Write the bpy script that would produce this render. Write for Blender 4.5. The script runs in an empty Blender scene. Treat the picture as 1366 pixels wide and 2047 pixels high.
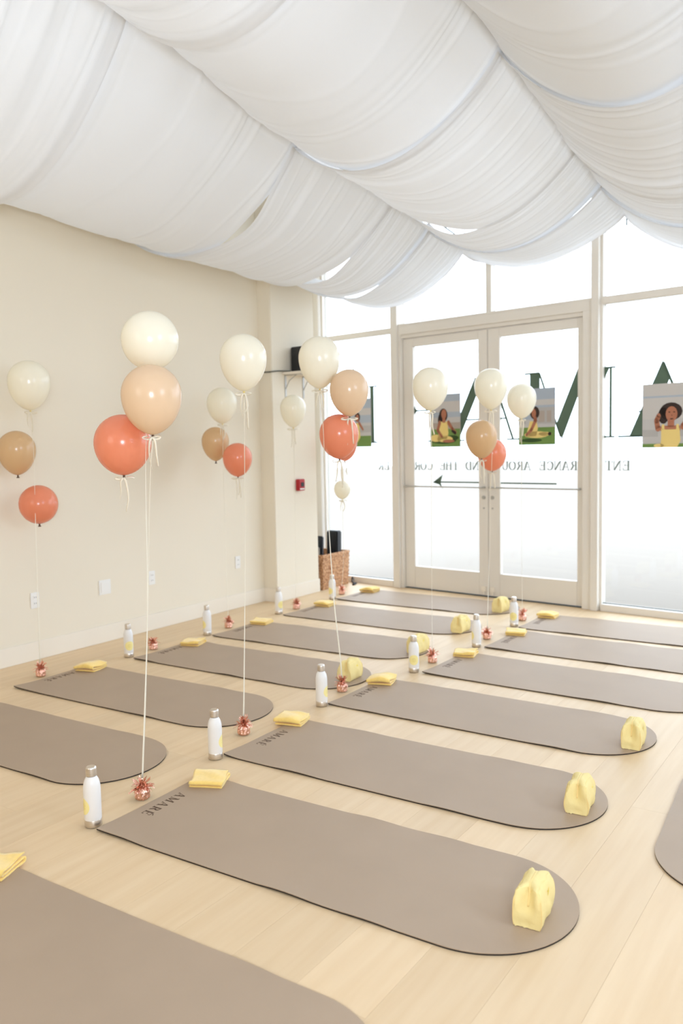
import bpy, bmesh, math, random
import numpy as np
from mathutils import Vector, Matrix

random.seed(7)
rng = np.random.default_rng(7)
S = bpy.context.scene
COL = S.collection

# ------------------------------------------------------------------ camera
cam_data = bpy.data.cameras.new('camera')
cam = bpy.data.objects.new('camera', cam_data)
COL.objects.link(cam)
R_ = (0.82512577, 0.56460644, -0.01967323)
U_ = (-0.02791015, 0.07551942, 0.99675365)
F_ = (-0.56425924, 0.82189804, -0.07807127)
m = Matrix.Identity(4)
for i in range(3):
    m[i][0], m[i][1], m[i][2] = R_[i], U_[i], -F_[i]
m[2][3] = 1.5
cam.matrix_world = m
cam_data.sensor_fit = 'AUTO'
cam_data.sensor_width = 36.0
cam_data.lens = 1640.0 / 2047.0 * 36.0
cam_data.clip_start = 0.05
cam_data.dof.use_dof = True
cam_data.dof.focus_distance = 3.4
cam_data.dof.aperture_fstop = 2.5
S.camera = cam

# ------------------------------------------------------------------ world, lights, exposure
w = bpy.data.worlds.new('overcast_sky')
S.world = w
w.use_nodes = True
bg = w.node_tree.nodes['Background']
bg.inputs[0].default_value = (0.83, 0.94, 1.11, 1)
bg.inputs[1].default_value = 4.3

S.view_settings.view_transform = 'Standard'
S.view_settings.look = 'None'
S.view_settings.gamma = 1.0
S.view_settings.exposure = -0.04
S.view_settings.use_curve_mapping = False
S.cycles.max_bounces = 10
S.cycles.diffuse_bounces = 6
S.cycles.transparent_max_bounces = 12
S.cycles.caustics_reflective = False
S.cycles.caustics_refractive = False


def area_light(name, loc, target, size, power, color, size_y=None, shape='RECTANGLE'):
    d = bpy.data.lights.new(name, 'AREA')
    d.shape = shape
    d.size = size
    if shape == 'RECTANGLE':
        d.size_y = size_y or size
    d.energy = power
    d.color = color
    o = bpy.data.objects.new(name, d)
    COL.objects.link(o)
    o.location = loc
    o.rotation_euler = (Vector(target) - Vector(loc)).to_track_quat('-Z', 'Y').to_euler()
    return o


WARM = (1.0, 0.95, 0.87)
# unseen fill lights added above the cloth
area_light('overhead_fill_light', (-3.6, 2.2, 4.28), (-3.6, 2.2, 0), 2.6, 26, (0.88, 0.97, 1.08))
area_light('overhead_fill_light', (-3.0, 5.2, 4.28), (-3.0, 5.2, 0), 1.6, 12, (0.88, 0.97, 1.08))
area_light('overhead_fill_light', (0.6, 3.4, 4.28), (0.6, 3.4, 0), 1.6, 20, (0.88, 0.97, 1.08))
# fill light added behind the photographer to brighten the room
area_light('room_fill_light', (-2.9, -2.5, 2.5), (-3.4, 4.0, 1.5), 2.0, 34, WARM)
# light added beside the photographer, aimed up to brighten the cloth like bounced flash
area_light('bounce_fill_light', (0.9, -0.8, 1.7), (-1.3, 2.2, 3.9), 0.9, 122, (0.85, 0.97, 1.13))
area_light('room_fill_light', (2.9, 2.4, 2.6), (-3.6, 7.2, 2.1), 1.8, 76, (0.70, 0.93, 1.25))  # fill added out of view at the right, brightens doors and frames
area_light('flash_light', (0.12, -0.35, 1.8), (-2.6, 4.0, 1.1), 0.22, 9, (1, 0.96, 0.9), shape='DISK')


# ------------------------------------------------------------------ material helpers
def mat(name, color, rough=0.6, metal=0.0, spec=0.5, noise=None, bump=None, trans=None, sheen=None, coat=None):
    """noise=(scale, amount, stretch xyz) varies colour; bump=(scale, strength, distance, stretch)."""
    M = bpy.data.materials.new(name)
    M.use_nodes = True
    nt = M.node_tree
    b = nt.nodes['Principled BSDF']
    c = (*color, 1)
    b.inputs['Base Color'].default_value = c
    b.inputs['Roughness'].default_value = rough
    b.inputs['Metallic'].default_value = metal
    b.inputs['Specular IOR Level'].default_value = spec
    if sheen:
        b.inputs['Sheen Weight'].default_value = sheen
    if coat:
        b.inputs['Coat Weight'].default_value = coat
        b.inputs['Coat Roughness'].default_value = 0.08
    tc = nt.nodes.new('ShaderNodeTexCoord')

    def tex(scale, stretch, detail=4):
        mp = nt.nodes.new('ShaderNodeMapping')
        mp.inputs['Scale'].default_value = stretch
        nt.links.new(tc.outputs['Object'], mp.inputs[0])
        n = nt.nodes.new('ShaderNodeTexNoise')
        n.inputs['Scale'].default_value = scale
        n.inputs['Detail'].default_value = detail
        nt.links.new(mp.outputs[0], n.inputs['Vector'])
        return n
    if noise:
        n = tex(noise[0], noise[2] if len(noise) > 2 else (1, 1, 1))
        mr = nt.nodes.new('ShaderNodeMapRange')
        mr.inputs[1].default_value = 0.3
        mr.inputs[2].default_value = 0.7
        mr.inputs[3].default_value = 1 - noise[1]
        mr.inputs[4].default_value = 1 + noise[1] * 0.6
        nt.links.new(n.outputs[0], mr.inputs[0])
        mx = nt.nodes.new('ShaderNodeMix')
        mx.data_type = 'RGBA'
        mx.blend_type = 'MULTIPLY'
        mx.inputs[0].default_value = 1
        mx.inputs[6].default_value = c
        nt.links.new(mr.outputs[0], mx.inputs[7])
        nt.links.new(mx.outputs[2], b.inputs['Base Color'])
    if bump:
        n = tex(bump[0], bump[3] if len(bump) > 3 else (1, 1, 1))
        bp = nt.nodes.new('ShaderNodeBump')
        bp.inputs['Strength'].default_value = bump[1]
        bp.inputs['Distance'].default_value = bump[2]
        nt.links.new(n.outputs[0], bp.inputs['Height'])
        nt.links.new(bp.outputs[0], b.inputs['Normal'])
    if trans:
        t = nt.nodes.new('ShaderNodeBsdfTranslucent')
        t.inputs[0].default_value = c
        mx = nt.nodes.new('ShaderNodeMixShader')
        mx.inputs[0].default_value = trans
        out = nt.nodes['Material Output']
        nt.links.new(b.outputs[0], mx.inputs[1])
        nt.links.new(t.outputs[0], mx.inputs[2])
        nt.links.new(mx.outputs[0], out.inputs[0])
    return M


def lin(r, g, b):
    f = lambda v: ((v / 255 + 0.055) / 1.055) ** 2.4 if v > 10 else v / 255 / 12.92
    return (f(r), f(g), f(b))


M_wall = mat('wall_paint', lin(234, 225, 207), 0.85, spec=0.2, noise=(0.7, 0.02), bump=(160, 0.05, 0.002))
M_trim = mat('trim_paint', lin(236, 228, 214), 0.55, spec=0.3)
M_ceil = mat('ceiling_paint', lin(235, 230, 222), 0.9)
M_frame = mat('frame_paint', lin(228, 222, 212), 0.45, spec=0.4)
M_gasket = mat('rubber_gasket', lin(70, 80, 80), 0.6)
M_metal = mat('brushed_steel', lin(222, 214, 204), 0.36, metal=1.0, noise=(30, 0.08, (1, 1, 12)))
M_rod = mat('bar_metal', lin(184, 182, 176), 0.4, metal=0.4)
M_black = mat('black_plastic', lin(26, 28, 32), 0.5)
M_cable = mat('grey_cable', lin(96, 96, 88), 0.6)
M_white_plastic = mat('white_plastic', lin(238, 236, 232), 0.4)
M_slot = mat('dark_slot', lin(90, 86, 80), 0.6)
M_red = mat('red_plastic', lin(176, 28, 34), 0.4)
M_green = mat('dark_green_vinyl', lin(82, 104, 86), 0.6)
M_text = mat('grey_green_vinyl', lin(140, 152, 147), 0.6)
M_mat = mat('taupe_foam', lin(174, 153, 131), 0.60, spec=0.38, noise=(2.2, 0.05), bump=(900, 0.08, 0.0006))
M_matedge = mat('black_rubber', lin(40, 34, 30), 0.7)
M_logo = mat('debossed_brown', lin(92, 70, 52), 0.7)
M_bottle = mat('white_enamel', lin(236, 234, 232), 0.35, spec=0.5)
M_sun = mat('pale_yellow_print', lin(246, 232, 160), 0.45)
M_sunink = mat('amber_print', lin(232, 212, 128), 0.45)
M_towel = mat('yellow_terry', lin(253, 218, 128), 0.95, spec=0.1, sheen=0.5, noise=(60, 0.05), bump=(500, 0.5, 0.002))
M_bag = mat('pale_yellow_cotton', lin(238, 219, 156), 0.9, spec=0.15, noise=(18, 0.04), bump=(34, 0.5, 0.006))
M_zip = mat('tan_zip_tape', lin(242, 214, 148), 0.8)
M_emblem = mat('bright_yellow_print', lin(240, 216, 60), 0.7)
M_foil = mat('rose_gold_foil', lin(240, 190, 170), 0.26, metal=1.0, bump=(70, 0.7, 0.01))
M_ribbon = mat('cream_ribbon', lin(250, 244, 228), 0.45, spec=0.5, trans=0.2)
M_fabric = mat('white_voile', lin(236, 238, 241), 0.75, spec=0.15, trans=0.28, sheen=0.2)
M_knot = mat('dark_knot', lin(84, 62, 40), 0.5)
M_knoty = mat('yellow_knot', lin(232, 208, 120), 0.4)
M_basket = None
M_paving = mat('pale_concrete', lin(144, 133, 120), 0.8)
M_doormat = mat('grey_carpet', lin(112, 111, 111), 0.95)
M_grey = mat('grey_foam', lin(176, 168, 160), 0.8)
M_lampglow = bpy.data.materials.new('lamp_glow')
M_lampglow.use_nodes = True
_b = M_lampglow.node_tree.nodes['Principled BSDF']
_b.inputs['Emission Color'].default_value = (1, 0.98, 0.95, 1)
_b.inputs['Emission Strength'].default_value = 6


def latex(name, c):
    return mat(name, c, 0.2, spec=0.55, trans=0.22)


M_latex = {'ivory': latex('ivory_latex', lin(252, 247, 230)), 'blush': latex('blush_latex', lin(240, 212, 178)),
           'tan': latex('tan_latex', lin(226, 190, 144)), 'coral': latex('coral_latex', lin(243, 152, 116))}

# wood: colour varies per plank
M_wood = bpy.data.materials.new('pale_maple')
M_wood.use_nodes = True
_nt = M_wood.node_tree
_b = _nt.nodes['Principled BSDF']
_b.inputs['Roughness'].default_value = 0.48
_b.inputs['Specular IOR Level'].default_value = 0.4
_tc = _nt.nodes.new('ShaderNodeTexCoord')
_oi = _nt.nodes.new('ShaderNodeObjectInfo')
_mp = _nt.nodes.new('ShaderNodeMapping')
_mp.inputs['Scale'].default_value = (14, 1.0, 4)
_cmb = _nt.nodes.new('ShaderNodeVectorMath')
_cmb.operation = 'ADD'
_sc = _nt.nodes.new('ShaderNodeVectorMath')
_sc.operation = 'SCALE'
_sc.inputs[0].default_value = (13, 37, 5)
_nt.links.new(_oi.outputs['Random'], _sc.inputs['Scale'])
_nt.links.new(_tc.outputs['Object'], _mp.inputs[0])
_nt.links.new(_mp.outputs[0], _cmb.inputs[0])
_nt.links.new(_sc.outputs[0], _cmb.inputs[1])
_n = _nt.nodes.new('ShaderNodeTexNoise')
_n.inputs['Scale'].default_value = 1.6
_n.inputs['Detail'].default_value = 5
_nt.links.new(_cmb.outputs[0], _n.inputs['Vector'])
_r = _nt.nodes.new('ShaderNodeValToRGB')
_r.color_ramp.elements[0].position = 0.3
_r.color_ramp.elements[0].color = (*lin(221, 193, 154), 1)
_r.color_ramp.elements[1].position = 0.72
_r.color_ramp.elements[1].color = (*lin(229, 204, 168), 1)
_nt.links.new(_n.outputs[0], _r.inputs[0])
_mr = _nt.nodes.new('ShaderNodeMapRange')
_mr.inputs[3].default_value = 0.95
_mr.inputs[4].default_value = 1.03
_nt.links.new(_oi.outputs['Random'], _mr.inputs[0])
_mx = _nt.nodes.new('ShaderNodeMix')
_mx.data_type = 'RGBA'
_mx.blend_type = 'MULTIPLY'
_mx.inputs[0].default_value = 1
_nt.links.new(_r.outputs[0], _mx.inputs[6])
_nt.links.new(_mr.outputs[0], _mx.inputs[7])
_nt.links.new(_mx.outputs[2], _b.inputs['Base Color'])

# woven basket
M_basket = bpy.data.materials.new('woven_seagrass')
M_basket.use_nodes = True
_nt = M_basket.node_tree
_b = _nt.nodes['Principled BSDF']
_b.inputs['Roughness'].default_value = 0.8
_tc = _nt.nodes.new('ShaderNodeTexCoord')
_v = _nt.nodes.new('ShaderNodeTexNoise')
_v.inputs['Scale'].default_value = 55
_v.inputs['Detail'].default_value = 3
_nt.links.new(_tc.outputs['Object'], _v.inputs['Vector'])
_r = _nt.nodes.new('ShaderNodeValToRGB')
_r.color_ramp.elements[0].position = 0.35
_r.color_ramp.elements[0].color = (*lin(150, 98, 60), 1)
_r.color_ramp.elements[1].position = 0.65
_r.color_ramp.elements[1].color = (*lin(222, 178, 136), 1)
_nt.links.new(_v.outputs[0], _r.inputs[0])
_nt.links.new(_r.outputs[0], _b.inputs['Base Color'])

# clear glass: mostly straight through, a little mirror
M_glass = bpy.data.materials.new('clear_glass')
M_glass.use_nodes = True
_nt = M_glass.node_tree
_nt.nodes.remove(_nt.nodes['Principled BSDF'])
_t = _nt.nodes.new('ShaderNodeBsdfTransparent')
_t.inputs[0].default_value = (0.97, 0.985, 0.98, 1)
_g = _nt.nodes.new('ShaderNodeBsdfGlossy')
_g.inputs['Roughness'].default_value = 0.02
_m = _nt.nodes.new('ShaderNodeMixShader')
_m.inputs[0].default_value = 0.02
_nt.links.new(_t.outputs[0], _m.inputs[1])
_nt.links.new(_g.outputs[0], _m.inputs[2])
_nt.links.new(_m.outputs[0], _nt.nodes['Material Output'].inputs[0])


# ------------------------------------------------------------------ object helpers
class MB:
    """collects geometry for one mesh"""
    def __init__(self):
        self.v, self.f, self.mi = [], [], []

    def add(self, verts, faces, mi=0):
        n = len(self.v)
        self.v += [tuple(map(float, p)) for p in verts]
        self.f += [tuple(i + n for i in f) for f in faces]
        self.mi += [mi] * len(faces)

    def box(self, x0, x1, y0, y1, z0, z1, mi=0, fn=None):
        vs = [(x, y, z) for z in (z0, z1) for y in (y0, y1) for x in (x0, x1)]
        if fn:
            vs = [fn(*p) for p in vs]
        self.add(vs, [(0, 2, 3, 1), (4, 5, 7, 6), (0, 1, 5, 4), (2, 6, 7, 3), (0, 4, 6, 2), (1, 3, 7, 5)], mi)

    def prism(self, poly, d0, d1, fn, mi=0):
        """convex polygon in a plane (a,b), extruded d0..d1; fn(a,d,b)->xyz"""
        n = len(poly)
        vs = [fn(a, d0, b) for a, b in poly] + [fn(a, d1, b) for a, b in poly]
        fs = [tuple(range(n)), tuple(range(2 * n - 1, n - 1, -1))]
        fs += [(i, i + n, (i + 1) % n + n, (i + 1) % n) for i in range(n)]
        self.add(vs, fs, mi)

    def lathe(self, prof, n=32, c=(0, 0, 0), mi=0, cap=True):
        vs, fs = [], []
        for r, z in prof:
            for k in range(n):
                a = 2 * math.pi * k / n
                vs.append((c[0] + r * math.cos(a), c[1] + r * math.sin(a), c[2] + z))
        for i in range(len(prof) - 1):
            for k in range(n):
                k2 = (k + 1) % n
                fs.append((i * n + k, i * n + k2, (i + 1) * n + k2, (i + 1) * n + k))
        if cap:
            fs.append(tuple(range(n - 1, -1, -1)))
            L = (len(prof) - 1) * n
            fs.append(tuple(range(L, L + n)))
        self.add(vs, fs, mi)

    def tube(self, pts, r, n=8, mi=0, flat=1.0, twist=0.0, taper=None):
        pts = [Vector(p) for p in pts]
        vs, fs = [], []
        up0 = Vector((0, 0, 1))
        prev = None
        for i, p in enumerate(pts):
            t = (pts[min(i + 1, len(pts) - 1)] - pts[max(i - 1, 0)]).normalized()
            if prev is None:
                a = Vector((1, 0, 0)) if abs(t.x) < 0.9 else Vector((0, 1, 0))
                s = (a - t * a.dot(t)).normalized()
            else:
                s = (prev - t * prev.dot(t)).normalized()
            prev = s
            q = t.cross(s)
            tw = twist * i
            rr = r * (taper[i] if taper else 1)
            for k in range(n):
                an = 2 * math.pi * k / n
                x, y = math.cos(an) * rr, math.sin(an) * rr * flat
                x, y = x * math.cos(tw) - y * math.sin(tw), x * math.sin(tw) + y * math.cos(tw)
                vs.append(p + s * x + q * y)
        for i in range(len(pts) - 1):
            for k in range(n):
                k2 = (k + 1) % n
                fs.append((i * n + k, i * n + k2, (i + 1) * n + k2, (i + 1) * n + k))
        fs.append(tuple(range(n - 1, -1, -1)))
        L = (len(pts) - 1) * n
        fs.append(tuple(range(L, L + n)))
        self.add(vs, fs, mi)

    def mesh(self, name, mats, smooth=False, bevel=0):
        me = bpy.data.meshes.new(name)
        me.from_pydata(self.v, [], self.f)
        for mm in (mats if isinstance(mats, (list, tuple)) else [mats]):
            me.materials.append(mm)
        me.polygons.foreach_set('material_index', self.mi)
        bm = bmesh.new()
        bm.from_mesh(me)
        bmesh.ops.recalc_face_normals(bm, faces=bm.faces)
        if bevel:
            bmesh.ops.bevel(bm, geom=[e for e in bm.edges if e.is_manifold and e.calc_face_angle(0) > 0.6],
                            offset=bevel, segments=2, affect='EDGES', clamp_overlap=True)
        bm.to_mesh(me)
        bm.free()
        if smooth:
            me.polygons.foreach_set('use_smooth', [True] * len(me.polygons))
            if smooth != 'all':
                try:
                    me.set_sharp_from_angle(angle=math.radians(40))
                except Exception:
                    pass
        return me


def put(name, me, parent=None, loc=None, rotz=0):
    o = bpy.data.objects.new(name, me)
    COL.objects.link(o)
    if parent:
        o.parent = parent
    if loc is not None:
        o.location = loc
    if rotz:
        o.rotation_euler = (0, 0, rotz)
    return o


def empty(name, loc=(0, 0, 0), rotz=0, label=None, cat=None, group=None):
    o = put(name, None, None, loc, rotz)
    o.empty_display_size = 0.05
    tag(o, label, cat, group)
    return o


def tag(o, label=None, cat=None, group=None, kind=None):
    for k, v in (('label', label), ('category', cat), ('group', group), ('kind', kind)):
        if v:
            o[k] = v
    return o


def struct(name, me, parent=None):
    o = put(name, me, parent)
    if not parent:
        o['kind'] = 'structure'
    return o


def copy_thing(root, loc, rotz, label):
    r = root.copy()
    COL.objects.link(r)
    r.location = loc
    r.rotation_euler = (0, 0, rotz)
    r['label'] = label
    for ch in list(root.children):
        c = ch.copy()
        COL.objects.link(c)
        c.parent = r
        for g in ch.children:
            d = g.copy()
            COL.objects.link(d)
            d.parent = c
    return r


def spline(pts, n):
    """Catmull-Rom through pts"""
    P = [Vector(p) for p in pts]
    P = [P[0] * 2 - P[1]] + P + [P[-1] * 2 - P[-2]]
    out = []
    for i in range(1, len(P) - 2):
        for k in range(n):
            t = k / n
            a, b, c, d = P[i - 1], P[i], P[i + 1], P[i + 2]
            out.append(0.5 * ((2 * b) + (c - a) * t + (2 * a - 5 * b + 4 * c - d) * t * t + (3 * b - a - 3 * c + d) * t ** 3))
    out.append(P[-2])
    return out


# ------------------------------------------------------------------ room shell
XL, XR, YB, ZC = -5.2, 3.4, -3.2, 4.4
FA = math.radians(-5.78448626)
EX, EY = math.cos(FA), math.sin(FA)
NX, NY = -math.sin(FA), math.cos(FA)
FC = 7.0536


def fw(e, d, z):
    """glass-front coordinates: e along it, d outwards, z up"""
    return (e * EX + (FC + d) * NX, e * EY + (FC + d) * NY, z)


def fbox(mb, e0, e1, d0, d1, z0, z1, mi=0):
    mb.box(e0, e1, d0, d1, z0, z1, mi, fw)


def fmesh(name, boxes, mt, bevel=0):
    mb = MB()
    for b in boxes:
        fbox(mb, *b)
    return mb.mesh(name, mt, bevel=bevel)


# floor: a slab with planks laid along the room
mb = MB()
mb.add([(-5.8, YB - .2, -0.012), (XR + .1, YB - .2, -0.012), (*fw(3.6, 0.0, -0.012)[:2], -0.012), (*fw(-6.5, 0.0, -0.012)[:2], -0.012),
        (-5.8, YB - .2, -0.12), (XR + .1, YB - .2, -0.12), (*fw(3.6, 0.0, 0)[:2], -0.12), (*fw(-6.5, 0.0, 0)[:2], -0.12)],
       [(0, 1, 2, 3), (7, 6, 5, 4), (0, 4, 5, 1), (1, 5, 6, 2), (2, 6, 7, 3), (3, 7, 4, 0)])
floor = struct('floor', mb.mesh('floor', mat('underlay', lin(214, 186, 148), 0.9)))
PW = 0.24
col = 0
x = -5.45
plank_meshes = {}
while x < XR - 0.02:
    y = YB + (col * 0.83) % 2.3 - 2.3
    yend_l = (FC - x * NX) / NY
    yend_r = (FC - (x + PW) * NX) / NY
    while y < yend_r:
        y0, y1 = max(y, YB), y + 2.3
        if y1 > y0 + 0.02:
            mb = MB()
            g = 0.0003
            a, b = x + g, min(x + PW, XR) - g
            if y1 < min(yend_l, yend_r):
                key = (round(b - a, 4), round(y1 - y0, 3))
                if key not in plank_meshes:
                    mb.box(0, b - a, 0, y1 - y0 - 2 * g, -0.012, 0)
                    plank_meshes[key] = mb.mesh('plank', M_wood)
                put('plank', plank_meshes[key], floor, (a, y0 + g, 0))
            else:
                mb.add([(0, 0, -.012), (b - a, 0, -.012), (b - a, yend_r - y0, -.012), (0, yend_l - y0, -.012),
                        (0, 0, 0), (b - a, 0, 0), (b - a, yend_r - y0, 0), (0, yend_l - y0, 0)],
                       [(3, 2, 1, 0), (4, 5, 6, 7), (0, 1, 5, 4), (1, 2, 6, 5), (2, 3, 7, 6), (3, 0, 4, 7)])
                put('plank', mb.mesh('plank', M_wood), floor, (a, y0 + g, 0))
        y += 2.3
    x += PW
    col += 1

mb = MB()
mb.box(-5.8, XR + .2, YB - .2, 8.0, ZC, ZC + .1)
struct('ceiling', mb.mesh('ceiling', M_ceil))
mb = MB()
mb.box(XL - .25, XL, YB - .2, 6.2, -.1, ZC)
struct('wall_left', mb.mesh('wall_left', M_wall))
XC, YC0, YC1 = -5.04, 6.2, 6.9
mb = MB()
mb.box(XL - .25, XC, YC0, YC1, -.1, ZC)
struct('wall_column', mb.mesh('wall_column', M_wall, bevel=.006))
mb = MB()
mb.box(-5.85, -5.6, YC1, 7.75, -.1, ZC)
mb.box(-5.6, -5.45, YC1, YC1 + .1, -.1, ZC)
struct('wall_recess', mb.mesh('wall_recess', M_wall))
mb = MB()
mb.box(XR, XR + .2, YB - .2, 7.0, -.1, ZC)
struct('wall_right', mb.mesh('wall_right', M_wall))
mb = MB()
mb.box(-5.5, XR + .2, YB - .2, YB, -.1, ZC)
struct('wall_back', mb.mesh('wall_back', M_wall))

# baseboards
BH = 0.135
mb = MB()
mb.box(XL, XL + .014, YB, YC0, 0, BH)
struct('baseboard_left', mb.mesh('baseboard_left', M_trim, bevel=.003))
mb = MB()
mb.box(XL, XC + .014, YC0 - .014, YC0, 0, BH)
mb.box(XC, XC + .014, YC0 - .014, YC1, 0, BH)
struct('baseboard_column', mb.mesh('baseboard_column', M_trim, bevel=.003))
mb = MB()
mb.box(XR - .014, XR, YB, 6.7, 0, BH)
struct('baseboard_right', mb.mesh('baseboard_right', M_trim))

# glass front ------------------------------------------------------
ZT = 4.05


def pane(parent, e0, e1, z0, z1, d=0.022):
    mb = MB()
    fbox(mb, e0, e1, d, d + .008, z0, z1)
    return put('pane', mb.mesh('pane', M_glass), parent)


def window(name, e0, e1, zs, post_w=0.0):
    """frame of rails and stiles with panes between; zs = [(z0, z1), ...] glass heights"""
    root = put(name, fmesh(name, [(e0, e0 + .02, -.02, .06, 0, ZT), (e1 - .02, e1, -.02, .06, 0, ZT)], M_frame))
    root['kind'] = 'structure'
    prev = 0
    for z0, z1 in zs:
        put('rail', fmesh('rail', [(e0 + .02, e1 - .02, -.03 if prev else -.05, .06, prev, z0)], M_frame, bevel=.003), root)
        put('gasket', fmesh('gasket', [(e0 + .02, e1 - .02, .012, .018, z0, z0 + .006)], M_gasket), root)
        pane(root, e0 + .02, e1 - .02, z0, z1)
        prev = z1
    put('rail', fmesh('rail', [(e0 + .02, e1 - .02, -.03, .06, prev, ZT)], M_frame), root)
    return root


window('window_1', -6.20, -5.20, [(0.066, 2.69), (2.745, 3.98)])
window('window_2', -2.945, -0.60, [(0.062, 2.705), (2.765, 3.98)])
window('added_window', -0.50, 1.70, [(0.062, 2.705), (2.765, 3.98)])  # out of view, added to let more light in on the right
# panes over the doors
tw = put('window_4', fmesh('window_4', [(-5.11, -3.01, -.05, .06, 2.745, 2.765), (-5.11, -3.01, -.03, .06, 3.98, ZT)], M_frame))
tw['kind'] = 'structure'
put('mullion', fmesh('mullion', [(-4.084, -4.026, -.03, .06, 2.765, 3.98)], M_frame, bevel=.003), tw)
pane(tw, -5.11, -4.084, 2.765, 3.98)
pane(tw, -4.026, -3.01, 2.765, 3.98)
# posts and head
struct('trim_1', fmesh('trim_1', [(-6.42, -6.20, -.06, .08, 0, ZT), (-6.26, -6.20, -.075, -.06, 0, ZT)], M_frame, bevel=.004))
struct('trim_2', fmesh('trim_2', [(-5.20, -5.115, -.075, .08, 0, ZT)], M_frame, bevel=.004))
struct('trim_3', fmesh('trim_3', [(-3.012, -2.945, -.075, .08, 0, ZT)], M_frame, bevel=.004))
struct('trim_4', fmesh('trim_4', [(-0.60, -0.50, -.075, .08, 0, ZT)], M_frame, bevel=.004))
struct('trim_5', fmesh('trim_5', [(-6.42, 3.6, -.06, .10, ZT, ZC)], M_frame))
struct('trim_6', fmesh('trim_6', [(-5.115, -3.012, -.05, .08, 2.655, 2.745), (-5.115, -3.012, -.03, .08, 2.62, 2.655)], M_frame, bevel=.004))
struct('trim_7', fmesh('trim_7', [(-5.115, -5.09, -.05, .08, 0, 2.655), (-3.10, -3.012, -.05, .08, 0, 2.655)], M_frame, bevel=.004))
struct('trim_8', fmesh('trim_8', [(-5.09, -3.10, -.01, .08, 0, .006)], M_gasket))
mb = MB()
fbox(mb, 1.70, 3.6, -.02, .15, 0, ZC)
struct('wall_front', mb.mesh('wall_front', M_wall))


def door(name, e0, e1, g0, g1, hinge):
    root = put(name, fmesh(name, [(e0, g0, 0, .05, .012, 2.612), (g1, e1, 0, .05, .012, 2.612)], M_frame, bevel=.004))
    root['kind'] = 'structure'
    put('bottom_rail', fmesh('bottom_rail', [(g0, g1, 0, .05, .012, .238)], M_frame, bevel=.003), root)
    put('top_rail', fmesh('top_rail', [(g0, g1, 0, .05, 2.528, 2.612)], M_frame, bevel=.003), root)
    pane(root, g0, g1, .238, 2.528)
    mb = MB()
    zb = 1.085
    pts = [fw(e, -.05, zb) for e in np.linspace(e0 + .03, e1 - .03, 5)]
    mb.tube(pts, .008, 8)
    for e in (e0 + .035, e1 - .035):
        mb.tube([fw(e, -.05, zb), fw(e, .0, zb)], .011, 8)
    put('push_bar', mb.mesh('push_bar', M_rod, smooth=True), root)
    lock = e1 - .045 if hinge == 'l' else e0 + .045
    mb = MB()
    mb.tube([fw(lock, .0, .985), fw(lock, -.012, .985)], .018, 16)
    mb.tube([fw(lock, -.012, .985), fw(lock, -.016, .985)], .009, 10)
    put('lock_cylinder', mb.mesh('lock_cylinder', M_rod, smooth=True), root)
    mb = MB()
    mb.tube([fw(lock, .0, .88), fw(lock, -.008, .88)], .009, 12)
    put('screw', mb.mesh('screw', M_rod, smooth=True), root)
    mb = MB()
    fbox(mb, lock - .026, lock + .026, -.022, 0, .055, .105)
    mb.tube([fw(lock, -.012, .055), fw(lock, -.012, .02)], .009, 8)
    put('foot_bolt', mb.mesh('foot_bolt', M_trim, bevel=.003), root)
    return root


door('door_1', -5.088, -4.087, -4.965, -4.19, 'l')
door('door_2', -4.081, -3.102, -3.955, -3.165, 'r')

# outside ground
mb = MB()
mb.box(-40, 40, 0.2, 60, -.14, -.03, 0, fw)
o = struct('ground_outside', mb.mesh('ground_outside', M_paving))
mb = MB()
fbox(mb, -2.15, -0.9, .95, 1.75, -.03, -.012)
o = put('door_mat', mb.mesh('door_mat', M_doormat, bevel=.004))
tag(o, 'grey mat lying on the paving outside the right window', 'mat')


# ------------------------------------------------------------------ lettering on the glass
def clip(poly, e0, e1):
    def half(P, s, lim):
        out = []
        for i in range(len(P)):
            a, b = P[i], P[(i + 1) % len(P)]
            ia, ib = s * (a[0] - lim) >= 0, s * (b[0] - lim) >= 0
            if ia:
                out.append(a)
            if ia != ib:
                t = (lim - a[0]) / (b[0] - a[0])
                out.append((lim, a[1] + t * (b[1] - a[1])))
        return out
    P = half(poly, 1, e0)
    return half(P, -1, e1) if len(P) > 2 else []


def seg(a, b, t):
    """thin stroke as quad"""
    (x0, y0), (x1, y1) = a, b
    dx, dy = x1 - x0, y1 - y0
    L = math.hypot(dx, dy) or 1
    nx, ny = -dy / L * t / 2, dx / L * t / 2
    return [(x0 + nx, y0 + ny), (x1 + nx, y1 + ny), (x1 - nx, y1 - ny), (x0 - nx, y0 - ny)]


PANES = {'sidelight': (-6.18, -5.22), 'door_l': (-4.965, -4.19), 'door_r': (-3.955, -3.165), 'right': (-2.925, -0.62)}


def decal(name, polys, pn, label, cat='letter', group=None, mt=None, d=(0.019, 0.0215)):
    mb = MB()
    for p in polys:
        q = clip(p, *PANES[pn])
        if len(q) > 2:
            mb.prism(q, d[0], d[1], fw)
    o = put(name, mb.mesh(name, mt or M_green))
    tag(o, label, cat, group)
    return o


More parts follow.
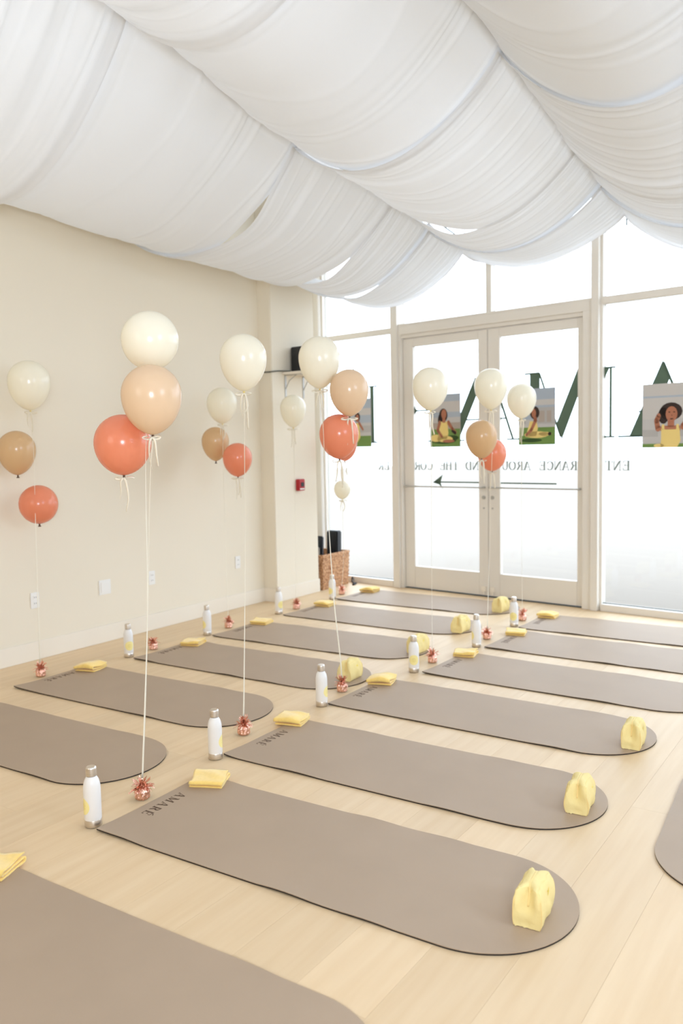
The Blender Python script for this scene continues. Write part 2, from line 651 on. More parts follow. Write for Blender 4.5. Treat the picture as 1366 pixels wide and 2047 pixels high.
Z0, Z1 = 1.55, 2.155
T = 0.015
G = 'large green letters on the glass front'
decal('letter', [[(-2.42, 2.18), (-2.358, 2.035), (-2.56, Z0), (-2.70, Z0)], seg((-2.415, 2.165), (-2.16, Z0), .020),
                 seg((-2.80, Z0), (-2.50, Z0), T), seg((-2.24, Z0), (-2.05, Z0), T), seg((-2.62, 1.76), (-2.25, 1.76), T)], 'right',
      'large dark green letter A on the far right pane behind a photo print', group=G)
decal('letter', [[(-2.925, Z1), (-2.878, Z1), (-2.925, 2.06)], seg((-2.868, Z0), (-2.868, Z1), .022),
                 seg((-2.93, Z1), (-2.825, Z1), T), seg((-2.93, Z0), (-2.83, Z0), T)], 'right',
      'thin right stem of the dark green letter M beside the door post', group=G)
decal('letter', [[(-3.645, Z1), (-3.545, Z1), (-3.545, Z0), (-3.645, Z0)], seg((-3.70, Z1), (-3.55, Z1), T), seg((-3.70, Z0), (-3.50, Z0), T),
                 seg((-3.55, Z1), (-3.335, 1.56), .018), [(-3.375, 1.69), (-3.165, 2.185), (-3.165, 1.935), (-3.325, 1.535)]], 'door_r',
      'large dark green letter M on the right door pane', group=G)
decal('letter', [seg((-4.04, 2.165), (-3.823, Z0), .022), seg((-3.89, Z0), (-3.745, Z0), T), seg((-3.96, 1.752), (-3.895, 1.752), T)], 'door_r',
      'thin diagonal leg of the dark green letter A on the right door pane', group=G)
decal('letter', [[(-4.235, 2.17), (-4.20, 2.10), (-4.19, 2.05), (-4.43, Z0), (-4.535, Z0)], seg((-4.62, Z0), (-4.36, Z0), T),
                 seg((-4.37, 1.752), (-4.19, 1.752), T), seg((-4.30, Z0), (-4.19, Z0), T)], 'door_l',
      'thick slanting stroke of the dark green letter A on the left door pane', group=G)
curve = [(-4.985 + .05 * math.cos(a), 1.90 + .055 * math.sin(a)) for a in np.linspace(-1.5, 0.3, 7)]
decal('letter', [[(-4.72, Z0), (-4.62, Z0), (-4.62, Z1), (-4.72, Z1)], seg((-4.80, Z0), (-4.56, Z0), T), seg((-4.96, Z1), (-4.56, Z1), T),
                 seg((-4.93, 1.868), (-4.62, 1.868), T), [(-4.965, 1.915), (-4.945, 1.885), (-4.92, 1.868), (-4.945, 1.85), (-4.965, 1.835)]], 'door_l',
      'dark green letter R on the left door pane behind the ivory balloon', group=G)
tail = [(-5.44 + .055 * math.cos(a), 1.575 + .03 * math.sin(a)) for a in np.linspace(math.pi * 1.02, math.pi * 1.85, 8)]
decal('letter', [seg(tail[i], tail[i + 1], .010) for i in range(7)], 'sidelight',
      'small curled tail of green letter R at the edge of the sidelight', group=G)
decal('letter', [[(-5.55, Z0), (-5.50, Z0), (-5.50, Z1), (-5.55, Z1)], seg((-5.88, Z1), (-5.455, Z1), T), seg((-5.88, Z0), (-5.455, Z0), T),
                 seg((-5.78, 1.86), (-5.52, 1.86), T), seg((-5.88, Z1), (-5.88, 2.02), T), seg((-5.79, 2.36), (-5.69, 2.29), .022)], 'sidelight',
      'dark green letter E with an accent on the sidelight', group=G)

# serif capitals from strokes: thick strokes k, hair strokes h, in a cap-height-1 box
K, Hh = 0.17, 0.06


def arc(cx, cy, rx, ry, a0, a1, n, t0, t1=None):
    out = []
    A = np.linspace(math.radians(a0), math.radians(a1), n + 1)
    for i in range(n):
        p = (cx + rx * math.cos(A[i]), cy + ry * math.sin(A[i]))
        q = (cx + rx * math.cos(A[i + 1]), cy + ry * math.sin(A[i + 1]))
        wgt = abs(math.cos((A[i] + A[i + 1]) / 2))
        out.append(seg(p, q, t0 + (t1 - t0) * wgt if t1 else t0))
    return out


def glyph(c):
    k, h = K, Hh
    sf = lambda x, y, w=.24: seg((x - w / 2, y), (x + w / 2, y), h)
    if c == 'A':
        return [seg((.42, 1), (.12, 0), h), seg((.45, 1), (.78, 0), k), seg((.24, .33), (.66, .33), h), sf(.12, 0), sf(.8, 0, .3)], .95
    if c == 'M':
        return [seg((.14, 1), (.14, 0), h), seg((.17, 1), (.52, 0), k), seg((.52, .02), (.88, 1), h), seg((.92, 1), (.92, 0), k), sf(.14, 0), sf(.92, 0, .3), sf(.1, 1, .2), sf(.96, 1, .2)], 1.08
    if c == 'R':
        return [seg((.2, 1), (.2, 0), k), sf(.2, 0, .34), seg((.08, 1), (.45, 1), h), seg((.2, .5), (.45, .5), h)] + arc(.43, .75, .2, .25, 90, -90, 6, h, k) + [seg((.46, .5), (.74, .03), k), seg((.74, .03), (.86, .03), h)], .86
    if c == 'E':
        return [seg((.2, 1), (.2, 0), k), seg((.06, 1), (.72, 1), h), seg((.06, 0), (.74, 0), h), seg((.2, .52), (.56, .52), h), seg((.72, 1), (.72, .78), h), seg((.74, 0), (.74, .24), h), seg((.56, .62), (.56, .42), h)], .82
    if c == 'N':
        return [seg((.16, 1), (.16, 0), h), seg((.16, 1), (.78, 0), k), seg((.8, 1), (.8, 0), h), sf(.16, 0), sf(.8, 1), sf(.1, 1, .2)], .95
    if c == 'T':
        return [seg((.42, 1), (.42, 0), k), sf(.42, 0, .34), seg((.06, 1), (.78, 1), h), seg((.06, 1), (.06, .78), h), seg((.78, 1), (.78, .78), h)], .84
    if c == 'C':
        return arc(.48, .5, .36, .5, 45, 315, 14, h, k) + [seg((.74, .85), (.74, .68), h)], .86
    if c == 'O':
        return arc(.48, .5, .38, .5, 0, 360, 18, h, k), .96
    if c == 'U':
        return [seg((.2, 1), (.2, .35), k), seg((.74, 1), (.74, .35), h), sf(.2, 1, .32), sf(.74, 1)] + arc(.47, .35, .27, .35, 180, 360, 8, h, h * 2), .92
    if c == 'D':
        return [seg((.2, 1), (.2, 0), k), seg((.06, 1), (.42, 1), h), seg((.06, 0), (.42, 0), h)] + arc(.42, .5, .4, .5, 90, -90, 10, h, k), .94
    if c == 'H':
        return [seg((.2, 1), (.2, 0), k), seg((.76, 1), (.76, 0), k), seg((.2, .52), (.76, .52), h), sf(.2, 0, .32), sf(.2, 1, .32), sf(.76, 0, .32), sf(.76, 1, .32)], .96
    return [], .5


def line_polys(txt, height, pitch=None, gap=.2):
    out, x = [], 0
    for ch in txt:
        ps, wd = glyph(ch)
        out += [[(x + a * height, b * height) for a, b in p] for p in ps]
        x += pitch if pitch else (wd + gap) * height
    return out, x


for txt, e_start, pn, lab in (('ENT', -2.69, 'right', 'small grey mirrored letters starting the line, on the right pane'),
                              ('RANCE AROU', -3.172, 'door_r', 'small grey mirrored line of letters on the right door pane'),
                              ('ND THE COR', -4.20, 'door_l', 'small grey mirrored line of letters on the left door pane'),
                              ('ER', -5.30, 'sidelight', 'small grey mirrored letters ending the line, on the sidelight')):
    root = empty('lettering', fw(e_start, .019, 1.256), 0, lab, 'lettering', 'small mirrored lettering on the glass')
    for k, ch in enumerate(txt):
        P, _ = glyph(ch)
        if not P:
            continue
        mb = MB()
        for p in P:
            q = clip([(e_start - k * .0775 - a * .083, 1.256 + b * .083) for a, b in p], *PANES[pn])
            if len(q) > 2:
                mb.prism(q, .019, .0215, fw)
        if mb.v:
            o = put('letter', mb.mesh('letter', M_text), root)
            o.matrix_parent_inverse = Matrix.Translation(root.location).inverted()
# the arrow
decal('arrow', [seg((-4.73, 1.13), (-4.19, 1.13), .014), [(-4.745, 1.125), (-4.625, 1.205), (-4.648, 1.138), (-4.648, 1.10)],
                [(-4.648, 1.112), (-4.665, 1.10), (-4.625, 1.058)]], 'door_l',
      'dark green arrow pointing left on the left door pane', 'arrow')
decal('arrow_line', [seg((-3.955, 1.128), (-3.377, 1.128), .014)], 'door_r', 'thin green tail line of the arrow on the right door pane', 'line')


# photo prints --------------------------------------------------------
def pc(name, c):
    return mat(name, c, 0.5, spec=0.3)


PM = [pc('print_sky', lin(168, 178, 190)), pc('print_haze', lin(190, 188, 186)), pc('print_grass', lin(112, 144, 76)), pc('print_dark', lin(54, 40, 36)),
      pc('print_skin', lin(172, 112, 86)), pc('print_dress', lin(232, 206, 130)), pc('print_build', lin(176, 174, 172)), pc('print_shade', lin(52, 78, 40)),
      pc('print_concrete', lin(172, 160, 150)), pc('print_cloud', lin(196, 192, 188))]


def ell(cx, cy, rx, ry, n=16, a=0):
    ca, sa = math.cos(a), math.sin(a)
    return [(cx + rx * math.cos(t) * ca - ry * math.sin(t) * sa, cy + rx * math.cos(t) * sa + ry * math.sin(t) * ca) for t in np.linspace(0, 2 * math.pi, n, endpoint=False)]


def limb(pts, ws):
    out = []
    for i in range(len(pts) - 1):
        (x0, y0), (x1, y1) = pts[i], pts[i + 1]
        L = math.hypot(x1 - x0, y1 - y0)
        nx, ny = -(y1 - y0) / L, (x1 - x0) / L
        out.append([(x0 + nx * ws[i] / 2, y0 + ny * ws[i] / 2), (x1 + nx * ws[i + 1] / 2, y1 + ny * ws[i + 1] / 2),
                    (x1 - nx * ws[i + 1] / 2, y1 - ny * ws[i + 1] / 2), (x0 - nx * ws[i] / 2, y0 - ny * ws[i] / 2)])
    return out + [ell(*p, wv / 2, wv / 2, 10) for p, wv in zip(pts, ws)]


def rect(x0, x1, y0, y1):
    return [(x0, y0), (x1, y0), (x1, y1), (x0, y1)]


def print_photo(e0, e1, z0, z1, layers, label, dz=0.0):
    mb = MB()
    f = lambda a, d, b: fw(e0 + a * (e1 - e0), d, z0 + b * (z1 - z0) + dz * a)
    mb.prism(rect(0, 1, 0, 1), .009, .016, f, 1)
    k = .009
    for mi, polys in layers:
        k -= .0003
        for p in polys:
            mb.prism(p, k, k + .0004, f, mi)
    o = put('photo_print', mb.mesh('photo_print', PM))
    tag(o, label, 'photo', 'photo prints on the glass')


bands = [(0, [rect(0, 1, .62, 1)]), (9, [rect(0, 1, .72, .84)])]
# seated on the grass, facing the viewer
print_photo(-4.765, -4.403, 1.487, 2.02, [
    (0, [rect(0, 1, .5, 1)]), (9, [rect(.0, 1, .66, .86)]), (1, [rect(0, 1, .45, .56)]), (8, [rect(0, 1, .34, .46)]), (2, [rect(0, 1, 0, .34)]), (7, [ell(.45, .12, .42, .06), ell(.75, .17, .2, .05)]),
    (3, [ell(.45, .6, .14, .13), ell(.36, .5, .09, .14)]),
    (5, [[(.34, .48), (.58, .48), (.62, .26), (.56, .14), (.26, .16), (.3, .3)], ell(.2, .17, .2, .07), ell(.5, .15, .26, .06)]),
    (4, limb([(.33, .46), (.26, .32), (.4, .2)], [.09, .08, .06]) + limb([(.62, .46), (.74, .34), (.86, .27)], [.09, .07, .05]) + [ell(.47, .62, .085, .095), rect(.42, .52, .46, .54), ell(.62, .11, .2, .03)]),
    (3, limb([(.74, .3), (.84, .26)], [.05, .07]))],
    'photo print of a woman in yellow dress sitting on grass, on left door')
# side view, kneeling
print_photo(-3.757, -3.386, 1.492, 2.015, [
    (0, [rect(0, 1, .45, 1)]), (9, [rect(0, 1, .7, .8)]), (6, [rect(.48, 1, .36, .66), rect(0, .2, .36, .46)]), (8, [rect(.56, .72, .4, .6), rect(.78, .9, .4, .6)]), (1, [rect(0, 1, .3, .37)]), (2, [rect(0, 1, 0, .31)]), (7, [ell(.35, .08, .3, .035)]),
    (3, [ell(.45, .57, .13, .115)]),
    (5, [[(.32, .42), (.5, .42), (.54, .3), (.5, .16), (.2, .14), (.26, .28)], ell(.5, .18, .34, .06), ell(.74, .19, .18, .035)]),
    (4, limb([(.48, .44), (.36, .27), (.22, .18)], [.08, .07, .05]) + [ell(.43, .56, .06, .08), rect(.42, .5, .42, .5)]),
    (3, [ell(.86, .19, .05, .03)])],
    'photo print of a woman in yellow dress kneeling sideways on grass, on right door')
# close view
print_photo(-2.583, -2.14, 1.449, 1.985, [
    (9, [rect(0, 1, .45, 1)]), (0, [rect(0, 1, .78, .81)]), (6, [rect(.0, .3, .16, .28), rect(.7, 1, .16, .3)]), (1, [rect(0, 1, .08, .17)]), (2, [rect(0, 1, 0, .06)]),
    (3, [ell(.54, .56, .21, .14), ell(.40, .5, .1, .13)]),
    (4, limb([(.3, .3), (.27, .42), (.31, .5)], [.1, .09, .08]) + limb([(.76, .32), (.84, .42), (.83, .52)], [.1, .09, .08]) + [[(.36, .34), (.7, .34), (.72, .26), (.34, .26)], rect(.48, .6, .32, .42)]),
    (5, [[(.36, .3), (.44, .28), (.62, .28), (.7, .3), (.72, .1), (.66, 0), (.34, 0), (.36, .12)], ell(.32, .03, .1, .03), rect(.37, .42, .28, .36), rect(.64, .69, .28, .36)]),
    (4, [ell(.55, .52, .11, .12)]), (3, [ell(.51, .55, .022, .008, 8), ell(.60, .55, .022, .008, 8), ell(.555, .445, .035, .009, 8), ell(.555, .5, .012, .006, 8)])],
    'close photo print of a woman in yellow top raising her hands')
print_photo(-5.91, -5.535, 1.505, 2.03, [
    (0, [rect(0, 1, .5, 1)]), (9, [rect(0, 1, .66, .8)]), (6, [rect(.3, 1, .3, .44)]), (1, [rect(0, 1, .22, .3)]), (2, [rect(0, 1, 0, .23)]),
    (3, [ell(.5, .62, .1, .1)]), (5, [[(.36, .5), (.56, .5), (.6, .2), (.5, .1), (.3, .12)]]),
    (4, [ell(.5, .6, .06, .08)] + limb([(.56, .5), (.7, .36)], [.07, .05]))],
    'photo print on the sidelight, mostly hidden by the blush balloon')


# ------------------------------------------------------------------ wall fittings
def outlet(y, z, wd, label, sockets=True):
    root = empty('power_outlet' if sockets else 'wall_plate', (XL, y, z), 0, label, 'outlet' if sockets else 'wall plate')
    mb = MB()
    mb.box(0, .007, -wd / 2, wd / 2, -.058, .058)
    put('cover_plate', mb.mesh('cover_plate', M_white_plastic, bevel=.003), root)
    if sockets:
        for s in (-1, 1):
            mb = MB()
            mb.box(.006, .010, -.017, .017, s * .022 - .014, s * .022 + .014)
            for yy in (-.007, .007):
                mb.box(.0098, .0104, yy - .0015, yy + .0015, s * .022 - .004, s * .022 + .006, 1)
            put('socket', mb.mesh('socket', [M_white_plastic, M_slot]), root)
    else:
        mb = MB()
        mb.box(.006, .011, -wd / 2 + .018, wd / 2 - .018, -.04, .04)
        put('insert', mb.mesh('insert', M_white_plastic, bevel=.002), root)


outlet(3.60, .436, .072, 'white power outlet low on the left wall, nearest the camera')
outlet(4.236, .437, .117, 'square white wall plate low on the left wall', False)
outlet(4.729, .441, .072, 'white power outlet on left wall behind the tall ribbon')
outlet(5.812, .435, .072, 'white power outlet on left wall nearest the column')

# fire alarm call point
root = empty('fire_alarm', (XC, 6.585, 1.135), 0, 'small red fire alarm call point on the column', 'alarm')
mb = MB()
mb.box(0, .045, -.05, .05, -.058, .058)
put('housing', mb.mesh('housing', M_red, bevel=.006), root)
mb = MB()
mb.box(.045, .049, -.02, .03, -.018, .026)
put('pull_lever', mb.mesh('pull_lever', M_black, bevel=.002), root)
mb = MB()
mb.box(.045, .0475, -.036, .036, -.046, -.034)
put('label_plate', mb.mesh('label_plate', M_white_plastic), root)

# shelf with speaker
root = empty('wall_shelf', (XC, 6.55, 2.235), 0, 'small white shelf on two brackets on the column', 'shelf')
mb = MB()
mb.box(0, .26, -.19, .19, -.012, .012)
put('shelf_board', mb.mesh('shelf_board', M_trim, bevel=.003), root)
for yy in (-.14, .15):
    mb = MB()
    mb.box(0, .006, yy - .012, yy + .012, -.23, -.012)
    mb.box(0, .2, yy - .012, yy + .012, -.018, -.012)
    mb.tube([(.004, yy, -.15), (.05, yy, -.07), (.14, yy, -.016)], .005, 6)
    put('bracket', mb.mesh('bracket', M_rod), root)
root = empty('speaker', (XC + .14, 6.56, 2.247), 0, 'black loudspeaker box on the small white shelf', 'speaker')
mb = MB()
mb.add([(-.12, -.08, 0), (.1, -.1, 0), (.1, .1, 0), (-.12, .08, 0), (-.12, -.08, .25), (.1, -.1, .25), (.1, .1, .25), (-.12, .08, .25)],
       [(3, 2, 1, 0), (4, 5, 6, 7), (0, 1, 5, 4), (1, 2, 6, 5), (2, 3, 7, 6), (3, 0, 4, 7)])
put('cabinet', mb.mesh('cabinet', M_black, bevel=.008), root)
for zz, rr in ((.09, .06), (.19, .028)):
    mb = MB()
    mb.lathe([(rr, 0), (rr * .95, .006), (rr * .6, -.004), (rr * .3, -.006), (.001, .002)], 20, cap=False)
    o = put('driver', mb.mesh('driver', mat('cone', lin(40, 42, 46), .7), smooth=True), root, (.1005, 0, zz))
    o.rotation_euler = (0, math.pi / 2, 0)
mb = MB()
mb.tube(spline([(XL + .008, 5.93, 2.19), (XL + .008, 5.97, 2.265), (XL + .01, 6.17, 2.262), (XL + .02, 6.188, 2.245), (-5.08, 6.188, 2.24), (-5.03, 6.186, 2.24), (XC + .012, 6.3, 2.254), (XC + .06, 6.42, 2.256)], 6), .007, 8)
tag(put('speaker_cable', mb.mesh('speaker_cable', M_cable, smooth='all')), 'grey cable running along the wall to the loudspeaker', 'cable')

# basket with its contents
root = empty('woven_basket', (-5.235, 7.2, 0), 0, 'brown woven rectangular basket in the corner by the sidelight', 'basket')


def basket_wall(ax):
    mb = MB()
    n, rows = 14, 16
    return mb


bx, by, bh, tp = .195, .24, .365, .012
for s in (-1, 1):
    for ax in (0, 1):
        mb = MB()
        rows = 18
        for i in range(rows):
            z0, z1 = bh * i / rows, bh * (i + 1) / rows
            g = tp * (i + .5) / rows
            jit = .003 * (1 if i % 2 else -1) * s
            if ax == 0:
                mb.box(s * (bx + g) - .007 + jit, s * (bx + g) + .007 + jit, -by - g, by + g, z0 + .0008, z1 - .0008)
            else:
                mb.box(-bx - g + .008, bx + g - .008, s * (by + g) - .007 + jit, s * (by + g) + .007 + jit, z0 + .0008, z1 - .0008)
        put('woven_side', mb.mesh('woven_side', M_basket), root)
mb = MB()
mb.box(-bx, bx, -by, by, .002, .012)
put('basket_base', mb.mesh('basket_base', M_basket), root)
mb = MB()
for s in (-1, 1):
    mb.tube([(s * (bx + tp), -by - tp, bh), (s * (bx + tp), by + tp, bh)], .011, 8)
    mb.tube([(-bx - tp, s * (by + tp), bh), (bx + tp, s * (by + tp), bh)], .011, 8)
put('rim', mb.mesh('rim', M_basket, smooth=True), root)


def slab(name, x0, y0, x1, y1, z0, z1, th, mt, label, cat, tilt=0.0, group=None):
    """upright slab between two floor points"""
    root = put(name, None)
    dx, dy = x1 - x0, y1 - y0
    L = math.hypot(dx, dy)
    mb = MB()
    mb.box(0, L, -th / 2, th / 2, 0, z1 - z0)
    me = mb.mesh(name, mt, bevel=.012)
    bpy.data.objects.remove(root)
    o = put(name, me, None, (x0, y0, z0))
    o.rotation_euler = (tilt, 0, math.atan2(dy, dx))
    tag(o, label, cat, group)
    return o


slab('foam_slab', -5.31, 7.03, -5.09, 7.03, .016, .565, .05, M_black, 'black foam slab standing in the basket next to the column', 'slab', -.05, 'black foam slabs in the basket')
slab('foam_slab', -5.20, 7.30, -5.055, 7.30, .016, .60, .09, M_black, 'black foam slab standing in the basket next to the glass', 'slab', -.03, 'black foam slabs in the basket')
slab('grey_board', -5.30, 6.985, -5.075, 6.985, .016, .455, .02, M_grey, 'grey board leaning at the near end of the basket', 'board')

mb = MB()
mb.tube(spline([(-5.0, 7.47, .012), (-5.02, 7.52, .03), (-5.06, 7.56, .06), (-5.04, 7.52, .008), (-4.96, 7.49, .006), (-4.93, 7.40, .008)], 6), .006, 8)
mb.tube([(-4.93, 7.41, .012), (-4.925, 7.37, .012)], .012, 8)
tag(put('extension_lead', mb.mesh('extension_lead', M_black, smooth='all')), 'black power cord on the floor between basket and door post', 'cord')

# ------------------------------------------------------------------ cloth canopy
RX = [-5.19, -3.45, -1.97, -0.45, 1.2, 3.38]


def ridge_z(i, y):
    ys = [-3, 1.0, 3.0, 4.2, 5.8, 7.05, 7.4]
    zs = {0: [3.28, 3.28, 3.27, 3.28, 3.27, 3.22, 3.2], 1: [4.0, 3.95, 3.84, 3.58, 3.47, 3.31, 3.28], 2: [4.05, 4.0, 3.92, 3.82, 3.54, 3.40, 3.38],
          3: [4.05, 4.0, 3.92, 3.8, 3.6, 3.45, 3.4], 4: [4.0, 3.95, 3.9, 3.8, 3.6, 3.45, 3.4], 5: [3.4, 3.4, 3.4, 3.4, 3.4, 3.3, 3.3]}[i]
    return np.interp(y, ys, zs)


def sag(i, y):
    return np.interp(y, [-3, 1, 3, 5, 6.3, 7.05], {0: [.45, .44, .42, .42, .40, .36], 1: [.40, .38, .36, .36, .34, .24], 2: [.5, .5, .48, .46, .44, .42],
                                                   3: [.45] * 6, 4: [.4] * 6}[i])


def strip(y0, y1, k, label, drop, pinch, lead, xs=-5.19, ns=5):
    """one length of cloth laid across the cables, folds running along it"""
    r = np.random.default_rng(100 + k)
    NV = 150
    v = np.linspace(0, 1, NV)
    nu = 44
    V, Fc = [], []
    # fold pattern across the strip width: many soft ridges, denser at the hems
    nf = 34
    ph = r.uniform(0, 1, nf)
    hem = r.random(nf) < .74
    ph = np.where(hem, np.where(r.random(nf) < .5, ph ** 2.4 * .45, 1 - ph ** 2.4 * .45), ph)
    wide = r.random(nf) < .35
    wd = np.where(wide, r.uniform(.03, .08, nf), r.uniform(.006, .016, nf))
    am = np.where(wide, r.uniform(.008, .020, nf), r.uniform(.004, .013, nf)) * r.choice([1, 1, -1], nf)
    drift = r.normal(0, .035, nf)
    cols = []
    us = []
    for s in range(ns):
        for j in range(nu):
            us.append((s, j / nu))
    us.append((ns - 1, 1.0))
    for s, t in us:
        yc = (y0 + y1) / 2
        hw = (y1 - y0) / 2
        mid = 4 * t * (1 - t)
        # where a hem opens from its neighbour: {sag: (first hem, last hem, middle, width)}
        p0, p1, ta_, tc_, tw_ = pinch.get(s, (0, 0, .5, .5, .3))
        bump_ = math.exp(-((t - tc_) / tw_) ** 2) * min(1, 8 * mid)
        bum0_ = math.exp(-((t - ta_) / tw_) ** 2) * min(1, 8 * mid)
        y = y0 + p0 * bum0_ + v * ((y1 - p1 * bump_) - (y0 + p0 * bum0_)) + lead * mid
        xa, xb = (xs if s == 0 else RX[s]), RX[s + 1]
        xx = xa + (xb - xa) * t
        za, zb = ridge_z(s, y), ridge_z(s + 1, y)
        sg = sag(s, y) + drop * (1 + .3 * math.sin(s * 2.1 + k))
        z = za + (zb - za) * t - 4 * sg * t * (1 - t)
        # hems hang a little lower and roll
        fold = np.zeros(NV)
        gather = .45 + .75 * (1 - mid)
        for i in range(nf):
            c = ph[i] + drift[i] * math.sin(3.1 * t + i + s * 1.7) * mid
            fold += am[i] * np.exp(-((v - c) / (wd[i] * (.8 + .9 * mid))) ** 2)
        z = z - fold * gather - .010 * mid * (np.exp(-v / .05) + np.exp(-(1 - v) / .05))
        # cloth comes round over the cable, so the ridge is soft
        rnd = min(t, 1 - t) * (xb - xa)
        z = z + .012 * math.exp(-(rnd / .03) ** 2)
        for q in range(NV):
            V.append((xx, y[q], z[q]))
    n = len(us)
    for i in range(n - 1):
        for q in range(NV - 1):
            a = i * NV + q
            Fc.append((a, a + 1, a + NV + 1, a + NV))
    me = bpy.data.meshes.new('cloth_panel')
    me.from_pydata(V, [], Fc)
    me.materials.append(M_fabric)
    me.polygons.foreach_set('use_smooth', [True] * len(me.polygons))
    o = put('cloth_panel', me)
    tag(o, label, 'drape', 'white cloth panels draped under the ceiling')
    return o


strip(-3.1, 0.4, 0, 'white cloth panel draped under the ceiling behind the photographer', .0, {}, 0)
strip(0.32, 2.1, 1, 'white cloth panel overhead at the top edge of the view', .0, {}, 0)
strip(2.03, 3.12, 2, 'white cloth panel second from the top of the view', .008, {}, 0)
strip(3.04, 4.62, 3, 'wide white cloth panel over the foremost balloon cluster', .0, {0: (0, .03, .5, .72, .16)}, 0)
strip(4.53, 5.87, 4, 'white cloth panel third from the glass front, over the middle of the room', .012, {0: (.10, .06, .72, .55, .16), 1: (0, .15, .5, .27, .17)}, 0)
strip(5.82, 6.50, 5, 'white cloth panel second from the glass front, below the open gap', .012, {0: (.08, .04, .55, .5, .16), 1: (.15, 0, .27, .5, .17)}, 0, -5.03, 4)
strip(6.43, 7.12, 6, 'white cloth panel nearest the glass front', .0, {0: (.09, 0, .45, .5, .16)}, 0, -5.03, 3)
for i in (1, 2, 3, 4):
    mb = MB()
    pts = [(RX[i], y, float(ridge_z(i, y)) + .10) for y in np.linspace(-3.15, 7.2, 24)]
    mb.tube(pts, .006, 6)
    for y in (-3.0, 0.2, 3.6, 7.15):
        mb.tube([(RX[i], y, float(ridge_z(i, y)) + .10), (RX[i], y, ZC)], .005, 6)
    tag(put('support_cable', mb.mesh('support_cable', M_cable)), ['', 'left cable holding up the cloth, between first and second sag', 'middle cable holding up the cloth with visible end by the glass',
        'right cable holding up the cloth, out to the right', 'far right cable holding up the cloth'][i], 'cable', 'cables that carry the cloth')

# lamp and wire seen through the gap in the cloth
root = empty('track_light', (-2.97, 6.86, 3.62), 0, 'small white spotlight seen through the gap in the cloth', 'lamp')
mb = MB()
mb.lathe([(.036, -.06), (.042, -.055), (.042, .06), (.03, .075)], 18)
o = put('lamp_head', mb.mesh('lamp_head', M_white_plastic, smooth=True), root)
o.rotation_euler = (.9, .3, 0)
mb = MB()
mb.lathe([(.034, -.062), (.034, -.058)], 18)
o = put('lamp_lens', mb.mesh('lamp_lens', M_lampglow), root)
o.rotation_euler = (.9, .3, 0)
mb = MB()
mb.tube([(0, 0, .05), (0, .0, ZC - 3.62)], .009, 8)
put('stem', mb.mesh('stem', M_cable), root)
mb = MB()
mb.tube(spline([(-3.40, 7.05, ZC), (-3.39, 7.05, 3.7), (-3.33, 7.02, 3.56), (-3.28, 7.0, 3.46)], 6), .007, 6)
tag(put('hanging_wire', mb.mesh('hanging_wire', M_black)), 'short dark wire hanging in the gap of the cloth', 'wire')
mb = MB()
mb.tube(spline([(-1.965, 7.13, 3.40), (-1.962, 7.14, 3.34), (-1.962, 7.14, 3.30)], 4), .006, 6)
tag(put('hanging_wire', mb.mesh('hanging_wire', M_black)), 'short dark wire end hanging from the middle cable at the glass', 'wire')

# ------------------------------------------------------------------ yoga mats
ML, MWd, MT = 1.765, 0.625, 0.0085


def mat_rows(zlift_seed):
    r = np.random.default_rng(zlift_seed)
    xs = list(np.linspace(0, ML - MWd / 2, 40)) + [ML - MWd / 2 + MWd / 2 * math.sin(a) for a in np.linspace(.04, math.pi / 2 - .012, 26)]
    return xs, r


def make_mat(seed):
    xs, r = mat_rows(seed)
    ny = 10
    a1, a2, p1, p2 = r.uniform(.002, .004), r.uniform(.001, .003), r.uniform(0, 6), r.uniform(0, 6)
    curl = r.uniform(.004, .010)

    def surf(z_add, mbk, mt, inset):
        V, Fc = [], []
        for x in xs:
            if x <= ML - MWd / 2:
                hw = MWd / 2
            else:
                q = (x - (ML - MWd / 2)) / (MWd / 2)
                hw = MWd / 2 * math.sqrt(max(1 - q * q, 0.0001))
            hw -= inset
            for j in range(ny + 1):
                y = (j / ny * 2 - 1) * hw
                e = abs(y) / (MWd / 2)
                edge = max(0, e - .7) / .3
                lift = edge ** 2 * max(0, a1 * math.sin(7 * x + p1) + a2 * math.sin(17 * x + p2))
                lift += curl * max(0, 1 - x / .12) ** 2 * max(0, e - .5) * 2
                V.append((x, MWd / 2 + y, lift + z_add))
        return V
    top, bot = surf(MT, None, None, 0), surf(0.0005, None, None, .0008)
    mid = surf(MT - .0026, None, None, 0)
    n = len(xs)

    def shell(A, B):
        F1 = []
        w_ = ny + 1
        N = n * w_
        for i in range(n - 1):
            for j in range(ny):
                a = i * w_ + j
                F1.append((a, a + w_, a + w_ + 1, a + 1))
                F1.append((N + a, N + a + 1, N + a + w_ + 1, N + a + w_))
        ring = [j for j in range(w_)] + [i * w_ + ny for i in range(1, n)] + [(n - 1) * w_ + j for j in range(ny - 1, -1, -1)] + [i * w_ for i in range(n - 2, 0, -1)]
        for i in range(len(ring)):
            a, b = ring[i], ring[(i + 1) % len(ring)]
            F1.append((a, b, N + b, N + a))
        return A + B, F1
    m1, m2 = MB(), MB()
    m1.add(*shell(top, mid))
    m2.add(*shell(mid, bot))
    return m1.mesh('top_layer', M_mat, smooth=True), m2.mesh('rubber_backing', M_matedge, smooth=True)


def logo_mesh():
    mb = MB()
    K0 = globals()['K']
    globals()['K'] = 0.19
    P, L = line_polys('AMARE', .042, gap=.22)
    globals()['K'] = K0
    x0 = MWd / 2 - .005 + L / 2
    # reads towards the near edge, tops pointing along the mat
    f = lambda a, d, b: (.045 + b, x0 - a, MT + d)
    for p in P:
        mb.prism(p, .0001, .0006, f)
    mb.prism(seg((L - .030, .047), (L - .018, .056), .004), .0001, .0006, f)
    return mb.mesh('printed_lettering', M_logo)


